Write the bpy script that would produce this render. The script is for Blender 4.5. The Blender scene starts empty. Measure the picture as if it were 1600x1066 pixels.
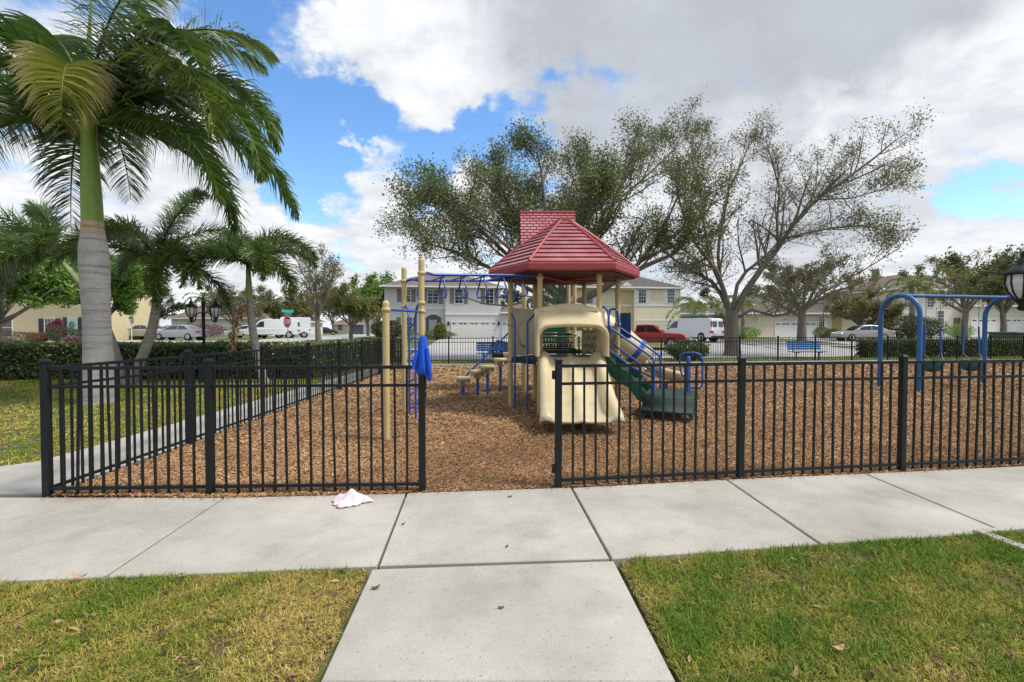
import bpy, math, random
import numpy as np
from mathutils import Vector, Matrix

SC = bpy.context.scene
COL = SC.collection
R = math.radians

# ------------------------------------------------------------------ camera
F = 760.0; CX, CY = 800.0, 533.0
PITCH = math.atan(17.0 / F); CH = 1.53
cam_d = bpy.data.cameras.new('camera'); cam = bpy.data.objects.new('camera', cam_d)
COL.objects.link(cam)
cam_d.sensor_width = 36.0; cam_d.lens = F / 1600.0 * 36.0
cam_d.clip_start = 0.05; cam_d.clip_end = 3000
cam.location = (0, 0, CH); cam.rotation_euler = (R(90) - PITCH, 0, 0)
SC.camera = cam
FW = Vector((0, math.cos(PITCH), -math.sin(PITCH))); UP = Vector((0, math.sin(PITCH), math.cos(PITCH)))

def ray(px, py):
    return FW * F + Vector((1, 0, 0)) * (px - CX) - UP * (py - CY)
def G(px, py, z=0.0):                       # the point of the plane z under a pixel
    d = ray(px, py); t = (z - CH) / d.z
    return Vector((d.x * t, d.y * t, z))
def at(px, py, Y):                          # the point at depth Y
    d = ray(px, py); t = Y / d.y
    return Vector((d.x * t, Y, CH + d.z * t))

# ------------------------------------------------------------------ light
SUN_EL, SUN_AZ = 57.0, -14.0                 # azimuth of the sun, degrees from +X towards +Y
sd = bpy.data.lights.new('sun', 'SUN'); so = bpy.data.objects.new('sun', sd); COL.objects.link(so)
sd.energy = 2.9; sd.angle = R(12); sd.color = (1.0, 0.955, 0.89)
sv = Vector((math.cos(R(SUN_EL)) * math.cos(R(SUN_AZ)), math.cos(R(SUN_EL)) * math.sin(R(SUN_AZ)), math.sin(R(SUN_EL))))
so.rotation_euler = sv.to_track_quat('Z', 'Y').to_euler(); so.location = (0, 0, 30)

world = bpy.data.worlds.new('World'); SC.world = world; world.use_nodes = True
def build_world():
    nt = world.node_tree; N = nt.nodes; L = nt.links; N.clear()
    def n(t, **kw):
        o = N.new(t)
        for k, v in kw.items(): setattr(o, k, v)
        return o
    def math_(op, a, b=None, clamp=False):
        m = n('ShaderNodeMath', operation=op, use_clamp=clamp)
        for i, x in enumerate((a, b)):
            if x is None: continue
            if isinstance(x, (int, float)): m.inputs[i].default_value = x
            else: L.new(x, m.inputs[i])
        return m.outputs[0]
    def ramp(v, a, b):
        m = n('ShaderNodeMapRange', interpolation_type='SMOOTHSTEP')
        L.new(v, m.inputs['Value']); m.inputs['From Min'].default_value = a; m.inputs['From Max'].default_value = b
        return m.outputs['Result']
    def mixc(f, a, b):
        m = n('ShaderNodeMix', data_type='RGBA')
        if isinstance(f, float): m.inputs[0].default_value = f
        else: L.new(f, m.inputs[0])
        for i, x in ((6, a), (7, b)):
            if isinstance(x, tuple): m.inputs[i].default_value = (*x, 1)
            else: L.new(x, m.inputs[i])
        return m.outputs[2]
    tc = n('ShaderNodeTexCoord'); D = tc.outputs['Generated']
    sky = n('ShaderNodeTexSky', sky_type='NISHITA', sun_disc=False)
    sky.sun_elevation = R(SUN_EL); sky.sun_rotation = R(90 - SUN_AZ); sky.air_density = 1.0; sky.dust_density = 0.4; sky.ozone_density = 2.5
    hs = n('ShaderNodeHueSaturation'); hs.inputs['Saturation'].default_value = 1.18; hs.inputs['Value'].default_value = 0.18
    L.new(sky.outputs[0], hs.inputs['Color'])
    sep = n('ShaderNodeSeparateXYZ'); L.new(D, sep.inputs[0])
    zc = math_('MAXIMUM', sep.outputs[2], 0.0); den = math_('ADD', zc, 0.22)
    cmb = n('ShaderNodeCombineXYZ')
    L.new(math_('DIVIDE', sep.outputs[0], den), cmb.inputs[0]); L.new(math_('DIVIDE', sep.outputs[1], den), cmb.inputs[1])
    def noise(scale, detail, rough, off, vec=cmb.outputs[0], dist=0.0):
        mp = n('ShaderNodeMapping'); L.new(vec, mp.inputs[0]); mp.inputs['Location'].default_value = off
        t = n('ShaderNodeTexNoise'); L.new(mp.outputs[0], t.inputs['Vector'])
        t.inputs['Scale'].default_value = scale; t.inputs['Detail'].default_value = detail; t.inputs['Roughness'].default_value = rough
        t.inputs['Distortion'].default_value = dist
        return t.outputs['Fac']
    wn = n('ShaderNodeTexNoise'); L.new(D, wn.inputs['Vector']); wn.inputs['Scale'].default_value = 4.5; wn.inputs['Detail'].default_value = 7; wn.inputs['Roughness'].default_value = .62
    ws = n('ShaderNodeVectorMath', operation='SUBTRACT'); L.new(wn.outputs['Color'], ws.inputs[0]); ws.inputs[1].default_value = (.5, .5, .5)
    wm = n('ShaderNodeVectorMath', operation='MULTIPLY_ADD'); L.new(ws.outputs[0], wm.inputs[0]); wm.inputs[1].default_value = (.42, .42, .42); L.new(D, wm.inputs[2])
    dn = n('ShaderNodeVectorMath', operation='NORMALIZE'); L.new(wm.outputs[0], dn.inputs[0])
    def blob(px, py, rad):                   # 1 in that direction, 0 beyond rad (radians)
        v = ray(px, py).normalized()
        m = n('ShaderNodeVectorMath', operation='DOT_PRODUCT'); L.new(dn.outputs[0], m.inputs[0]); m.inputs[1].default_value = v
        return ramp(m.outputs['Value'], math.cos(rad), math.cos(rad * 0.15))
    big = noise(1.9, 12, 0.60, (3.1, 1.7, 0), dist=0.15)
    mid = noise(5.2, 9, 0.62, (5.7, 2.2, 0), dist=0.1)
    cover = math_('ADD', math_('ADD', big, 0.09), math_('MULTIPLY', math_('SUBTRACT', mid, 0.5), 0.42))
    for px, py, rad, w in ((455, 90, .22, -.20), (545, 255, .20, -.22), (800, 205, .15, -.20), (690, 225, .14, -.13), (430, 215, .16, -.2),
                           (1590, 352, .09, -.2), (1350, 285, .10, -.08), (620, 110, .18, .16), (470, 150, .07, .22), (575, 290, .11, .20),
                           (640, 175, .1, .1), (1150, 70, .55, .18), (1450, 250, .3, .12), (300, 300, .2, .14), (520, 400, .22, .12)):
        cover = math_('ADD', cover, math_('MULTIPLY', blob(px, py, rad), w))
    low = ramp(sep.outputs[2], 0.30, 0.02)
    cover = math_('ADD', cover, math_('MULTIPLY', low, 0.07))
    dens = ramp(cover, 0.455, 0.635)
    # the grey underside of thick cloud
    thick = noise(0.9, 5, 0.5, (7.3, 4.1, 0), dist=0.3)
    for px, py, rad, w in ((930, 50, .42, .17), (1420, 60, .42, .17), (1180, 120, .3, .08), (1480, 215, .2, -.16), (600, 100, .3, -.2), (250, 250, .4, -.15), (1050, 190, .16, -.08)):
        thick = math_('ADD', thick, math_('MULTIPLY', blob(px, py, rad), w))
    fine = noise(4.5, 7, 0.6, (1.3, 9.1, 0))
    grey = math_('MULTIPLY', ramp(math_('ADD', thick, math_('MULTIPLY', math_('SUBTRACT', fine, 0.5), 0.42)), 0.46, 0.74), 0.9)
    cloud = mixc(grey, (0.77, 0.78, 0.795), (0.34, 0.36, 0.40))
    fin2 = ramp(math_('ADD', math_('MULTIPLY', fine, 0.7), math_('MULTIPLY', big, 0.5)), 0.74, 0.47)
    cloud = mixc(math_('MULTIPLY', fin2, 0.7), cloud, (0.44, 0.475, 0.53))
    col = mixc(dens, hs.outputs[0], cloud)
    bg = n('ShaderNodeBackground'); L.new(col, bg.inputs['Color']); bg.inputs['Strength'].default_value = 1.0
    out = n('ShaderNodeOutputWorld'); L.new(bg.outputs[0], out.inputs['Surface'])
build_world()

SC.render.engine = 'CYCLES'
SC.view_settings.view_transform = 'Standard'; SC.view_settings.look = 'None'
SC.view_settings.exposure = 0.45; SC.view_settings.gamma = 1.0; SC.view_settings.use_curve_mapping = False
SC.cycles.use_denoising = True
SC.cycles.max_bounces = 6; SC.cycles.diffuse_bounces = 3; SC.cycles.glossy_bounces = 3
SC.cycles.transparent_max_bounces = 8; SC.cycles.caustics_reflective = False; SC.cycles.caustics_refractive = False

# ------------------------------------------------------------------ materials
MATS = {}
def M(name, col, rough=0.6, var=0.0, scale=4.0, bump=0.0, bscale=40.0, metal=0.0, col2=None, spec=0.4, stretch=(1, 1, 1), fine=0.0, fscale=60.0):
    """colour with a slow blotchy drift to col2 (or a darker tone), a fine speckle and a little relief"""
    if name in MATS: return MATS[name]
    m = bpy.data.materials.new(name); m.use_nodes = True; MATS[name] = m
    nt = m.node_tree; N = nt.nodes; L = nt.links
    b = N['Principled BSDF']; b.inputs['Roughness'].default_value = rough; b.inputs['Metallic'].default_value = metal
    b.inputs['Specular IOR Level'].default_value = spec
    b.inputs['Base Color'].default_value = (*col, 1)
    tc = N.new('ShaderNodeTexCoord'); mp = N.new('ShaderNodeMapping'); L.new(tc.outputs['Object'], mp.inputs[0]); mp.inputs['Scale'].default_value = stretch
    if var or col2:
        t = N.new('ShaderNodeTexNoise'); t.inputs['Scale'].default_value = scale; t.inputs['Detail'].default_value = 6; t.inputs['Roughness'].default_value = .6
        L.new(mp.outputs[0], t.inputs['Vector'])
        mr = N.new('ShaderNodeMapRange'); L.new(t.outputs['Fac'], mr.inputs['Value']); mr.inputs['From Min'].default_value = .33; mr.inputs['From Max'].default_value = .67
        mx = N.new('ShaderNodeMix'); mx.data_type = 'RGBA'; L.new(mr.outputs[0], mx.inputs[0])
        c2 = col2 or tuple(c * (1 - var) for c in col)
        mx.inputs[6].default_value = (*col, 1); mx.inputs[7].default_value = (*c2, 1)
        outc = mx.outputs[2]
        if fine:
            t2 = N.new('ShaderNodeTexNoise'); t2.inputs['Scale'].default_value = fscale; t2.inputs['Detail'].default_value = 3
            L.new(mp.outputs[0], t2.inputs['Vector'])
            mr2 = N.new('ShaderNodeMapRange'); L.new(t2.outputs['Fac'], mr2.inputs['Value'])
            mr2.inputs['From Min'].default_value = .3; mr2.inputs['From Max'].default_value = .7
            mr2.inputs['To Min'].default_value = 1 - fine; mr2.inputs['To Max'].default_value = 1 + fine * .5
            vm = N.new('ShaderNodeVectorMath'); vm.operation = 'SCALE'; L.new(outc, vm.inputs[0]); L.new(mr2.outputs[0], vm.inputs['Scale'])
            outc = vm.outputs[0]
        L.new(outc, b.inputs['Base Color'])
    if bump:
        t = N.new('ShaderNodeTexNoise'); t.inputs['Scale'].default_value = bscale; t.inputs['Detail'].default_value = 4
        L.new(mp.outputs[0], t.inputs['Vector'])
        bp = N.new('ShaderNodeBump'); bp.inputs['Strength'].default_value = bump; bp.inputs['Distance'].default_value = .02
        L.new(t.outputs['Fac'], bp.inputs['Height']); L.new(bp.outputs[0], b.inputs['Normal'])
    return m

def leafmat(name, trans=0.3, rough=.5, gloss=.06):
    """colour from each piece's own attribute; some light passes through"""
    if name in MATS: return MATS[name]
    m = bpy.data.materials.new(name); m.use_nodes = True; MATS[name] = m
    nt = m.node_tree; N = nt.nodes; L = nt.links; N.clear()
    a = N.new('ShaderNodeAttribute'); a.attribute_name = 'Col'
    d = N.new('ShaderNodeBsdfDiffuse'); L.new(a.outputs['Color'], d.inputs['Color'])
    out = N.new('ShaderNodeOutputMaterial'); last = d.outputs[0]
    if trans:
        t = N.new('ShaderNodeBsdfTranslucent'); L.new(a.outputs['Color'], t.inputs['Color'])
        mx = N.new('ShaderNodeMixShader'); mx.inputs[0].default_value = trans
        L.new(last, mx.inputs[1]); L.new(t.outputs[0], mx.inputs[2]); last = mx.outputs[0]
    if gloss:
        g = N.new('ShaderNodeBsdfGlossy'); g.inputs['Roughness'].default_value = rough; g.inputs['Color'].default_value = (1, 1, 1, 1)
        mx = N.new('ShaderNodeMixShader'); mx.inputs[0].default_value = gloss
        L.new(last, mx.inputs[1]); L.new(g.outputs[0], mx.inputs[2]); last = mx.outputs[0]
    L.new(last, out.inputs['Surface'])
    return m

def glass(name, col=(.03, .04, .05), rough=.06):
    return M(name, col, rough=rough, spec=.9)

def stained(m, seed=0.0, specks=True):
    """wear on a pale slab: slow grey-brown stains, small dark pits and pale grains"""
    nt = m.node_tree; N = nt.nodes; L = nt.links; b = N['Principled BSDF']; src = b.inputs['Base Color'].links[0].from_socket
    tc = N.new('ShaderNodeTexCoord')
    def layer(src, scale, detail, a, c, lo, hi, off=0):
        mp = N.new('ShaderNodeMapping'); mp.inputs['Location'].default_value = (off + seed, off * 2, 0); L.new(tc.outputs['Object'], mp.inputs[0])
        t = N.new('ShaderNodeTexNoise'); t.inputs['Scale'].default_value = scale; t.inputs['Detail'].default_value = detail; t.inputs['Roughness'].default_value = .65; L.new(mp.outputs[0], t.inputs['Vector'])
        r = N.new('ShaderNodeMapRange'); r.inputs['From Min'].default_value = a; r.inputs['From Max'].default_value = c; r.inputs['To Min'].default_value = lo; r.inputs['To Max'].default_value = hi; L.new(t.outputs['Fac'], r.inputs['Value'])
        v = N.new('ShaderNodeVectorMath'); v.operation = 'SCALE'; L.new(src, v.inputs[0]); L.new(r.outputs[0], v.inputs['Scale']); return v.outputs[0]
    src = layer(src, .55, 5, .35, .62, .80, 1.05, 3.1); src = layer(src, 2.6, 8, .28, .5, .84, 1.0, 7.7)
    if specks: src = layer(src, 75, 2, .30, .36, .55, 1.0, 1.9); src = layer(src, 120, 2, .62, .70, 1.0, 1.22, 5.3)
    L.new(src, b.inputs['Base Color'])

# ------------------------------------------------------------------ mesh helpers
def tag(o, label=None, cat=None, group=None, kind=None):
    if label: o['label'] = label
    if cat: o['category'] = cat
    if group: o['group'] = group
    if kind: o['kind'] = kind
    return o
def empty(name, loc, rz=0.0, label=None, cat=None, group=None):
    e = bpy.data.objects.new(name, None); COL.objects.link(e); e.location = loc; e.rotation_euler = (0, 0, rz)
    e.empty_display_size = .2
    return tag(e, label, cat, group)
def pmat(p):
    return Matrix.LocRotScale(p.location, p.rotation_euler, p.scale)
def link(name, me, parent=None):
    o = bpy.data.objects.new(name, me); COL.objects.link(o)
    if parent is not None: o.parent = parent
    return o
def copy_tree(o, parent=None):
    c = o.copy(); COL.objects.link(c); c.parent = parent
    for ch in list(o.children): copy_tree(ch, c)
    return c

class MB:
    def __init__(s): s.v = []; s.f = []; s.sm = []
    def add(s, vs, fs, smooth=False):
        o = len(s.v); s.v.extend([tuple(x) for x in vs]); s.f.extend([tuple(i + o for i in f) for f in fs]); s.sm.extend([smooth] * len(fs)); return s
    def box(s, c, d, rz=0.0, ch=0.0):
        x, y, z = (q / 2 for q in d); cs, sn = math.cos(rz), math.sin(rz)
        if ch <= 0:
            P = [(-x, -y, -z), (x, -y, -z), (x, y, -z), (-x, y, -z), (-x, -y, z), (x, -y, z), (x, y, z), (-x, y, z)]
            Fc = [(3, 2, 1, 0), (4, 5, 6, 7), (0, 1, 5, 4), (1, 2, 6, 5), (2, 3, 7, 6), (3, 0, 4, 7)]
        else:                                # chamfered top and bottom rims and uprights
            k = ch
            ring = lambda a, b, zz: [(-a + k, -b, zz), (a - k, -b, zz), (a, -b + k, zz), (a, b - k, zz), (a - k, b, zz), (-a + k, b, zz), (-a, b - k, zz), (-a, -b + k, zz)]
            P = ring(x - k, y - k, -z) + ring(x, y, -z + k) + ring(x, y, z - k) + ring(x - k, y - k, z)
            Fc = [tuple(range(7, -1, -1)), tuple(range(24, 32))]
            for r in range(3):
                for i in range(8):
                    j = (i + 1) % 8; Fc.append((r * 8 + i, r * 8 + j, r * 8 + 8 + j, r * 8 + 8 + i))
        return s.add([(c[0] + a * cs - b * sn, c[1] + a * sn + b * cs, c[2] + q) for a, b, q in P], Fc)
    def tube(s, pts, r, n=8, caps=True, smooth=True):
        pts = [Vector(p) for p in pts]; m = len(pts)
        rs = [r] * m if isinstance(r, (int, float)) else list(r)
        t = [(pts[min(i + 1, m - 1)] - pts[max(i - 1, 0)]).normalized() for i in range(m)]
        ref = Vector((0, 0, 1)) if abs(t[0].z) < .9 else Vector((1, 0, 0))
        u = t[0].cross(ref).normalized(); V = []
        for i in range(m):
            u = (u - t[i] * u.dot(t[i]))
            u = u.normalized() if u.length > 1e-6 else t[i].orthogonal().normalized()
            w = t[i].cross(u)
            for k in range(n):
                a = 2 * math.pi * k / n
                V.append(pts[i] + (u * math.cos(a) + w * math.sin(a)) * rs[i])
        Fc = [(i * n + k, i * n + (k + 1) % n, (i + 1) * n + (k + 1) % n, (i + 1) * n + k) for i in range(m - 1) for k in range(n)]
        s.add(V, Fc, smooth)
        if caps: s.add(V[:n], [tuple(range(n - 1, -1, -1))]); s.add(V[-n:], [tuple(range(n))])
        return s
    def lathe(s, prof, c=(0, 0, 0), n=16, smooth=True):
        V = [(c[0] + r * math.cos(2 * math.pi * k / n), c[1] + r * math.sin(2 * math.pi * k / n), c[2] + z) for r, z in prof for k in range(n)]
        m = len(prof)
        s.add(V, [(i * n + k, i * n + (k + 1) % n, (i + 1) * n + (k + 1) % n, (i + 1) * n + k) for i in range(m - 1) for k in range(n)], smooth)
        s.add(V[:n], [tuple(range(n - 1, -1, -1))]); s.add(V[-n:], [tuple(range(n))])
        return s
    def prism(s, poly, z0, z1):             # polygon in xy, counter-clockwise
        n = len(poly)
        return s.add([(x, y, z0) for x, y in poly] + [(x, y, z1) for x, y in poly],
                     [tuple(range(n - 1, -1, -1)), tuple(range(n, 2 * n))] + [(i, (i + 1) % n, n + (i + 1) % n, n + i) for i in range(n)])
    def extr(s, poly, y0, y1):              # polygon in xz, extruded along y
        n = len(poly)
        return s.add([(x, y0, z) for x, z in poly] + [(x, y1, z) for x, z in poly],
                     [tuple(range(n)), tuple(range(2 * n - 1, n - 1, -1))] + [(i, n + i, n + (i + 1) % n, (i + 1) % n) for i in range(n)])
    def build(s, name, mat, parent=None, world=False):
        me = bpy.data.meshes.new(name); vs = s.v
        if world and parent is not None:
            chain = parent; mt = pmat(parent)
            while chain.parent is not None: chain = chain.parent; mt = pmat(chain) @ mt
            inv = mt.inverted(); vs = [inv @ Vector(v) for v in vs]
        me.from_pydata(vs, [], s.f); me.materials.append(mat)
        me.polygons.foreach_set('use_smooth', s.sm); me.update()
        return link(name, me, parent)

def np_mesh(name, V, Fc, mat, col=None, parent=None, smooth=False):
    """V (n,3), Fc (m,k) of one k; col (n,3) per vertex"""
    me = bpy.data.meshes.new(name); V = np.asarray(V, np.float32); Fc = np.asarray(Fc, np.int32); k = Fc.shape[1]
    me.vertices.add(len(V)); me.vertices.foreach_set('co', V.ravel())
    me.loops.add(Fc.size); me.loops.foreach_set('vertex_index', Fc.ravel())
    me.polygons.add(len(Fc)); me.polygons.foreach_set('loop_start', np.arange(0, Fc.size, k, dtype=np.int32))
    me.polygons.foreach_set('use_smooth', np.full(len(Fc), smooth))
    me.update(calc_edges=True)
    if col is not None:
        a = me.color_attributes.new('Col', 'FLOAT_COLOR', 'POINT')
        c = np.ones((len(V), 4), np.float32); c[:, :3] = col; a.data.foreach_set('color', c.ravel())
    me.materials.append(mat)
    return link(name, me, parent)

def smoothstep(a, b, x):
    t = min(1, max(0, (x - a) / (b - a))); return t * t * (3 - 2 * t)
def gh(x, y):                               # height of the ground: level at the playground, up a little beyond the street
    return 0.62 * smoothstep(26, 52, y)
def gnoise(x, y, s=1.0, seed=0):            # cheap smooth noise -1..1, arrays welcome
    r = np.random.RandomState(seed); o = 0
    for i in range(6):
        a, b, c = r.uniform(-1.6, 1.6), r.uniform(-1.6, 1.6), r.uniform(0, 6.3)
        o = o + np.sin((a * x + b * y) * s * (1 + .45 * i) + c) / (1 + .35 * i)
    return o / 2.6

# ------------------------------------------------------------------ colours
BLACK = M('fence_paint', (.010, .014, .015), rough=.5, var=.35, scale=9, spec=.3, bump=.06, bscale=160)
CONC = M('concrete', (.51, .475, .405), rough=.9, col2=(.405, .375, .315), scale=1.3, fine=.24, fscale=190, bump=.25, bscale=210)
CONC2 = M('concrete_walk', (.47, .45, .40), rough=.9, col2=(.38, .36, .31), scale=1.6, fine=.12, fscale=150, bump=.2, bscale=170)
stained(CONC); stained(CONC2, 4.0)
STREET = M('street_concrete', (.43, .42, .40), rough=.9, col2=(.36, .35, .33), scale=.5, fine=.1, fscale=20)
LAWN = M('lawn_soil', (.085, .07, .025), rough=1, col2=(.13, .09, .04), scale=1.2, fine=.45, fscale=55, bump=.5, bscale=60)
VERGE = M('verge_grass', (.105, .14, .03), rough=1, col2=(.20, .18, .06), scale=.35, fine=.35, fscale=9)
SOIL = M('mulch_soil', (.22, .13, .07), rough=1, col2=(.11, .065, .035), scale=2.2, fine=.5, fscale=45, bump=.6, bscale=50)
TAN = M('tan_post_paint', (.56, .43, .19), rough=.42, var=.14, scale=3, spec=.4)
CREAM = M('cream_plastic', (.66, .55, .33), rough=.42, col2=(.58, .48, .29), scale=2.3, spec=.45, bump=.05, bscale=120)
BLUE = M('blue_coated_steel', (.020, .095, .40), rough=.35, var=.25, scale=6, spec=.5)
SWBLUE = M('swing_frame_blue', (.026, .135, .33), rough=.42, var=.2, scale=3, spec=.45)
RED = M('red_roof_plastic', (.40, .115, .12), rough=.38, col2=(.50, .215, .215), scale=2.6, spec=.45)
REDRIM = M('red_rim_plastic', (.38, .055, .062), rough=.36, var=.15, scale=3, spec=.5)
GREENP = M('green_plastic', (.012, .115, .065), rough=.42, var=.2, scale=4, spec=.45)
DECK = M('dark_green_deck', (.022, .040, .034), rough=.6, var=.3, scale=14, bump=.2, bscale=90)
BARK = M('oak_bark', (.20, .165, .13), rough=.95, col2=(.115, .095, .075), scale=7, bump=.7, bscale=30, stretch=(1, 1, .3))
BARK2 = M('pale_bark', (.215, .185, .15), rough=.95, col2=(.125, .105, .085), scale=6, bump=.5, bscale=26, stretch=(1, 1, .3))
stained(CREAM, 2.0, False); stained(RED, 6.0, False)
LEAF = leafmat('leaf', .42, .45, .05); FROND = leafmat('frond_leaf', .42, .35, .09)
GRASS = leafmat('grass_blade', .2, .6, .015); CHIP = leafmat('bark_chip', 0, .8, .015)
WHITE = M('white_trim', (.74, .73, .70), rough=.6, var=.06, scale=2)
GLASSM = glass('window_glass')

# ================================================================== GROUND
rng = np.random.RandomState(7); rnd = random.Random(11)

def sheet(name, xs, ys, zf, mat, label=None):
    V = [(x, y, zf(x, y)) for y in ys for x in xs]; n = len(xs)
    Fc = [(j * n + i, j * n + i + 1, (j + 1) * n + i + 1, (j + 1) * n + i) for j in range(len(ys) - 1) for i in range(n - 1)]
    b = MB(); b.add(V, Fc, True); o = b.build(name, mat); o['kind'] = 'structure'
    if label: o['label'] = label
    return o
sheet('ground', [-1800, -300, -120, -60, -30, -10, 10, 30, 60, 120, 300, 1800], [-60, -5, 10, 20, 26, 29, 32, 35, 38, 41, 44, 47, 50, 52, 60, 100, 250, 2200],
      lambda x, y: gh(x, y) - .03, VERGE)

def strip(name, line, width, mat, dz, step=2.0, label=None):
    pts = []
    for a, b in zip(line[:-1], line[1:]):
        a, b = Vector(a), Vector(b); k = max(1, int((b - a).length / step))
        pts += [a.lerp(b, i / k) for i in range(k)]
    pts.append(Vector(line[-1])); V = []
    for i, p in enumerate(pts):
        t = (pts[min(i + 1, len(pts) - 1)] - pts[max(i - 1, 0)]).normalized(); nn = Vector((-t.y, t.x))
        for s in (-.5, 0, .5):
            q = p + nn * width * s; V.append((q.x, q.y, gh(q.x, q.y) + dz))
    Fc = [(i * 3 + j + 1, i * 3 + j, i * 3 + 3 + j, i * 3 + 4 + j) for i in range(len(pts) - 1) for j in (0, 1)]
    b = MB(); b.add(V, Fc, True); o = b.build(name, mat); o['kind'] = 'structure'
    if label: o['label'] = label
    return o
FD = Vector((math.cos(R(7.2)), math.sin(R(7.2))))      # the way the far fence and the street run
def along(y0, s):                                      # a point s metres along a line through (0, y0)
    return Vector((0, y0)) + FD * s
strip('street', [along(28.6, -26), along(28.6, 95)], 6.4, STREET, .012)
strip('cross_street', [(-15, 21), (-17.5, 34), (-20.5, 48), (-26, 75), (-42, 170)], 8.5, STREET, .008)
strip('side_street', [(-18, 41.5), (-45, 43.5), (-110, 46)], 7.5, STREET, .004)
for x0, y0, x1, y1, w in ((-2.9, 31, -4.6, 54.6, 6.2), (-.4, 31, .6, 54.6, 3.4), (15.8, 33, 17.4, 57, 6.0), (21.6, 34, 22.4, 44, 5), (30.6, 36, 32.0, 58, 6.5), (45.5, 38, 47, 58, 5), (52, 39, 55, 60, 8)):
    strip('driveway', [(x0, y0), (x1, y1)], w, STREET, .016)
strip('public_pavement', [along(35.2, -12), along(35.2, 80)], 1.3, CONC2, .022)

# ---- the walk in front: single slabs
back = [G(*p) for p in ((75, 780.5), (350, 781), (635, 774), (893, 765), (1135, 752), (1350, 742.5), (1600, 731))]
front = [G(*p) for p in ((-90, 913), (160, 908.5), (590, 890), (955, 878.5), (1283, 855), (1570, 835.5))]
back[0] = back[1] + (back[0] - back[1]).normalized() * 5.4
front[0] = front[1] + (front[1] - front[2]).normalized() * 5.4 + Vector((-.5, 0, 0))
d = (front[5] - front[4]); front.append(front[5] + d)
for k in range(3):
    front.append(front[-1] + d * 1.05); back.append(back[-1] + (back[6] - back[5]) * 1.15)
walk = empty('sidewalk', (0, 0, 0)); walk['kind'] = 'structure'; walk['label'] = 'pale concrete sidewalk in front of the playground fence'
def slab(poly, parent, gap=.010, top=.02, mat=CONC):
    n = len(poly); c = sum((Vector((p[0], p[1])) for p in poly), Vector((0, 0))) / n; q = []
    for i in range(n):
        p = Vector((poly[i][0], poly[i][1])); a = Vector(poly[i - 1][:2]); b = Vector(poly[(i + 1) % n][:2])
        e1 = (p - a).normalized(); e2 = (b - p).normalized()
        n1 = Vector((-e1.y, e1.x)); n2 = Vector((-e2.y, e2.x)); m = (n1 + n2)
        q.append(p + m / max(.2, m.dot(n1)) * gap)
    k = .006; b = MB(); lo = [(p.x, p.y, -.09) for p in q]; mid = [(p.x, p.y, top - k) for p in q]
    inn = []
    for i in range(n):
        v = (c - q[i]).normalized() * k * 1.4; inn.append((q[i].x + v.x, q[i].y + v.y, top))
    b.add(lo + mid + inn, [tuple(range(2 * n, 3 * n))] + [(r * n + i, r * n + (i + 1) % n, (r + 1) * n + (i + 1) % n, (r + 1) * n + i) for r in (0, 1) for i in range(n)])
    return b.build('slab', mat, parent)
for i in range(len(back) - 1):
    slab([front[i], front[i + 1], back[i + 1], back[i]], walk, top=.02 + rnd.uniform(-.003, .003))
path = empty('entrance_path', (0, 0, 0)); path['kind'] = 'structure'; path['label'] = 'pale concrete path leading up to the gate opening'
pl, pr = G(500, 1066), G(1056, 1066)
fl, fr = front[2] + Vector((-.035, -.03, 0)), front[3] + Vector((.02, -.015, 0))
el, er = fl + (pl - fl) * 1.03, fr + (pr - fr) * 1.03
slab([el, er, fr, fl], path, top=.021)
slab([el + (pl - fl) * 1.6, er + (pr - fr) * 1.6, er, el], path, top=.017)
side = empty('side_walk', (0, 0, 0)); side['kind'] = 'structure'; side['label'] = 'narrow concrete walk beside the side fence'
ys = [4.46, 5.6, 7.1, 8.6, 10.1, 11.6, 13.1, 14.6, 16.1, 17.6, 19.1, 20.6, 22.6]
for a, b in zip(ys[:-1], ys[1:]):
    xo = lambda y: -5.46 - .012 * (y - 5); xi = lambda y: -4.30 - .018 * (y - 4.5)
    xl = xo(a) - (1.2 if a < 5 else 0)
    slab([(xl, a), (xi(a), a), (xi(b), b), (xo(b), b)], side, mat=CONC2, top=.018)

# ---- mulch bed and its chips
FL = lambda y: -4.235 - .0205 * (y - 4.45)             # side fence: x at depth y
FFY = lambda x: 20.95 + x * math.tan(R(7.2))           # far fence: y at x
far_l = (FL(20.4), FFY(FL(20.4)))
NL0, NL1, NR0 = G(75, 778), G(660, 770), G(872, 764)
nr_dir = (G(1408, 737.5) - NR0).normalized()
NR9 = NR0 + nr_dir * 15
bed = [(NL0.x, NL0.y), (back[1].x, back[1].y + .012), (back[2].x, back[2].y + .012), (back[3].x, back[3].y + .012), (back[5].x, back[5].y + .012), (NR9.x, NR9.y - .1), (32, 9), (32, FFY(32)), far_l]
b = MB(); b.add([(x, y, .0) for x, y in bed], [tuple(range(len(bed)))]); mo = b.build('mulch_bed', SOIL); mo['kind'] = 'structure'
curb = MB()
for x in np.arange(-4.4, 31, 2.4):
    y = FFY(x + 1.2) - .28; curb.box((x + 1.2, y, .03), (2.392, .16, .16), R(7.2), .012)
o = curb.build('bed_edging', CONC2); tag(o, kind='structure')
def inside(px, py, poly):
    r = np.zeros(len(px), bool); n = len(poly)
    for i in range(n):
        x0, y0 = poly[i]; x1, y1 = poly[(i + 1) % n]
        if y0 == y1: continue
        c = ((y0 > py) != (y1 > py)) & (px < (x1 - x0) * (py - y0) / (y1 - y0) + x0); r ^= c
    return r
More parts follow.
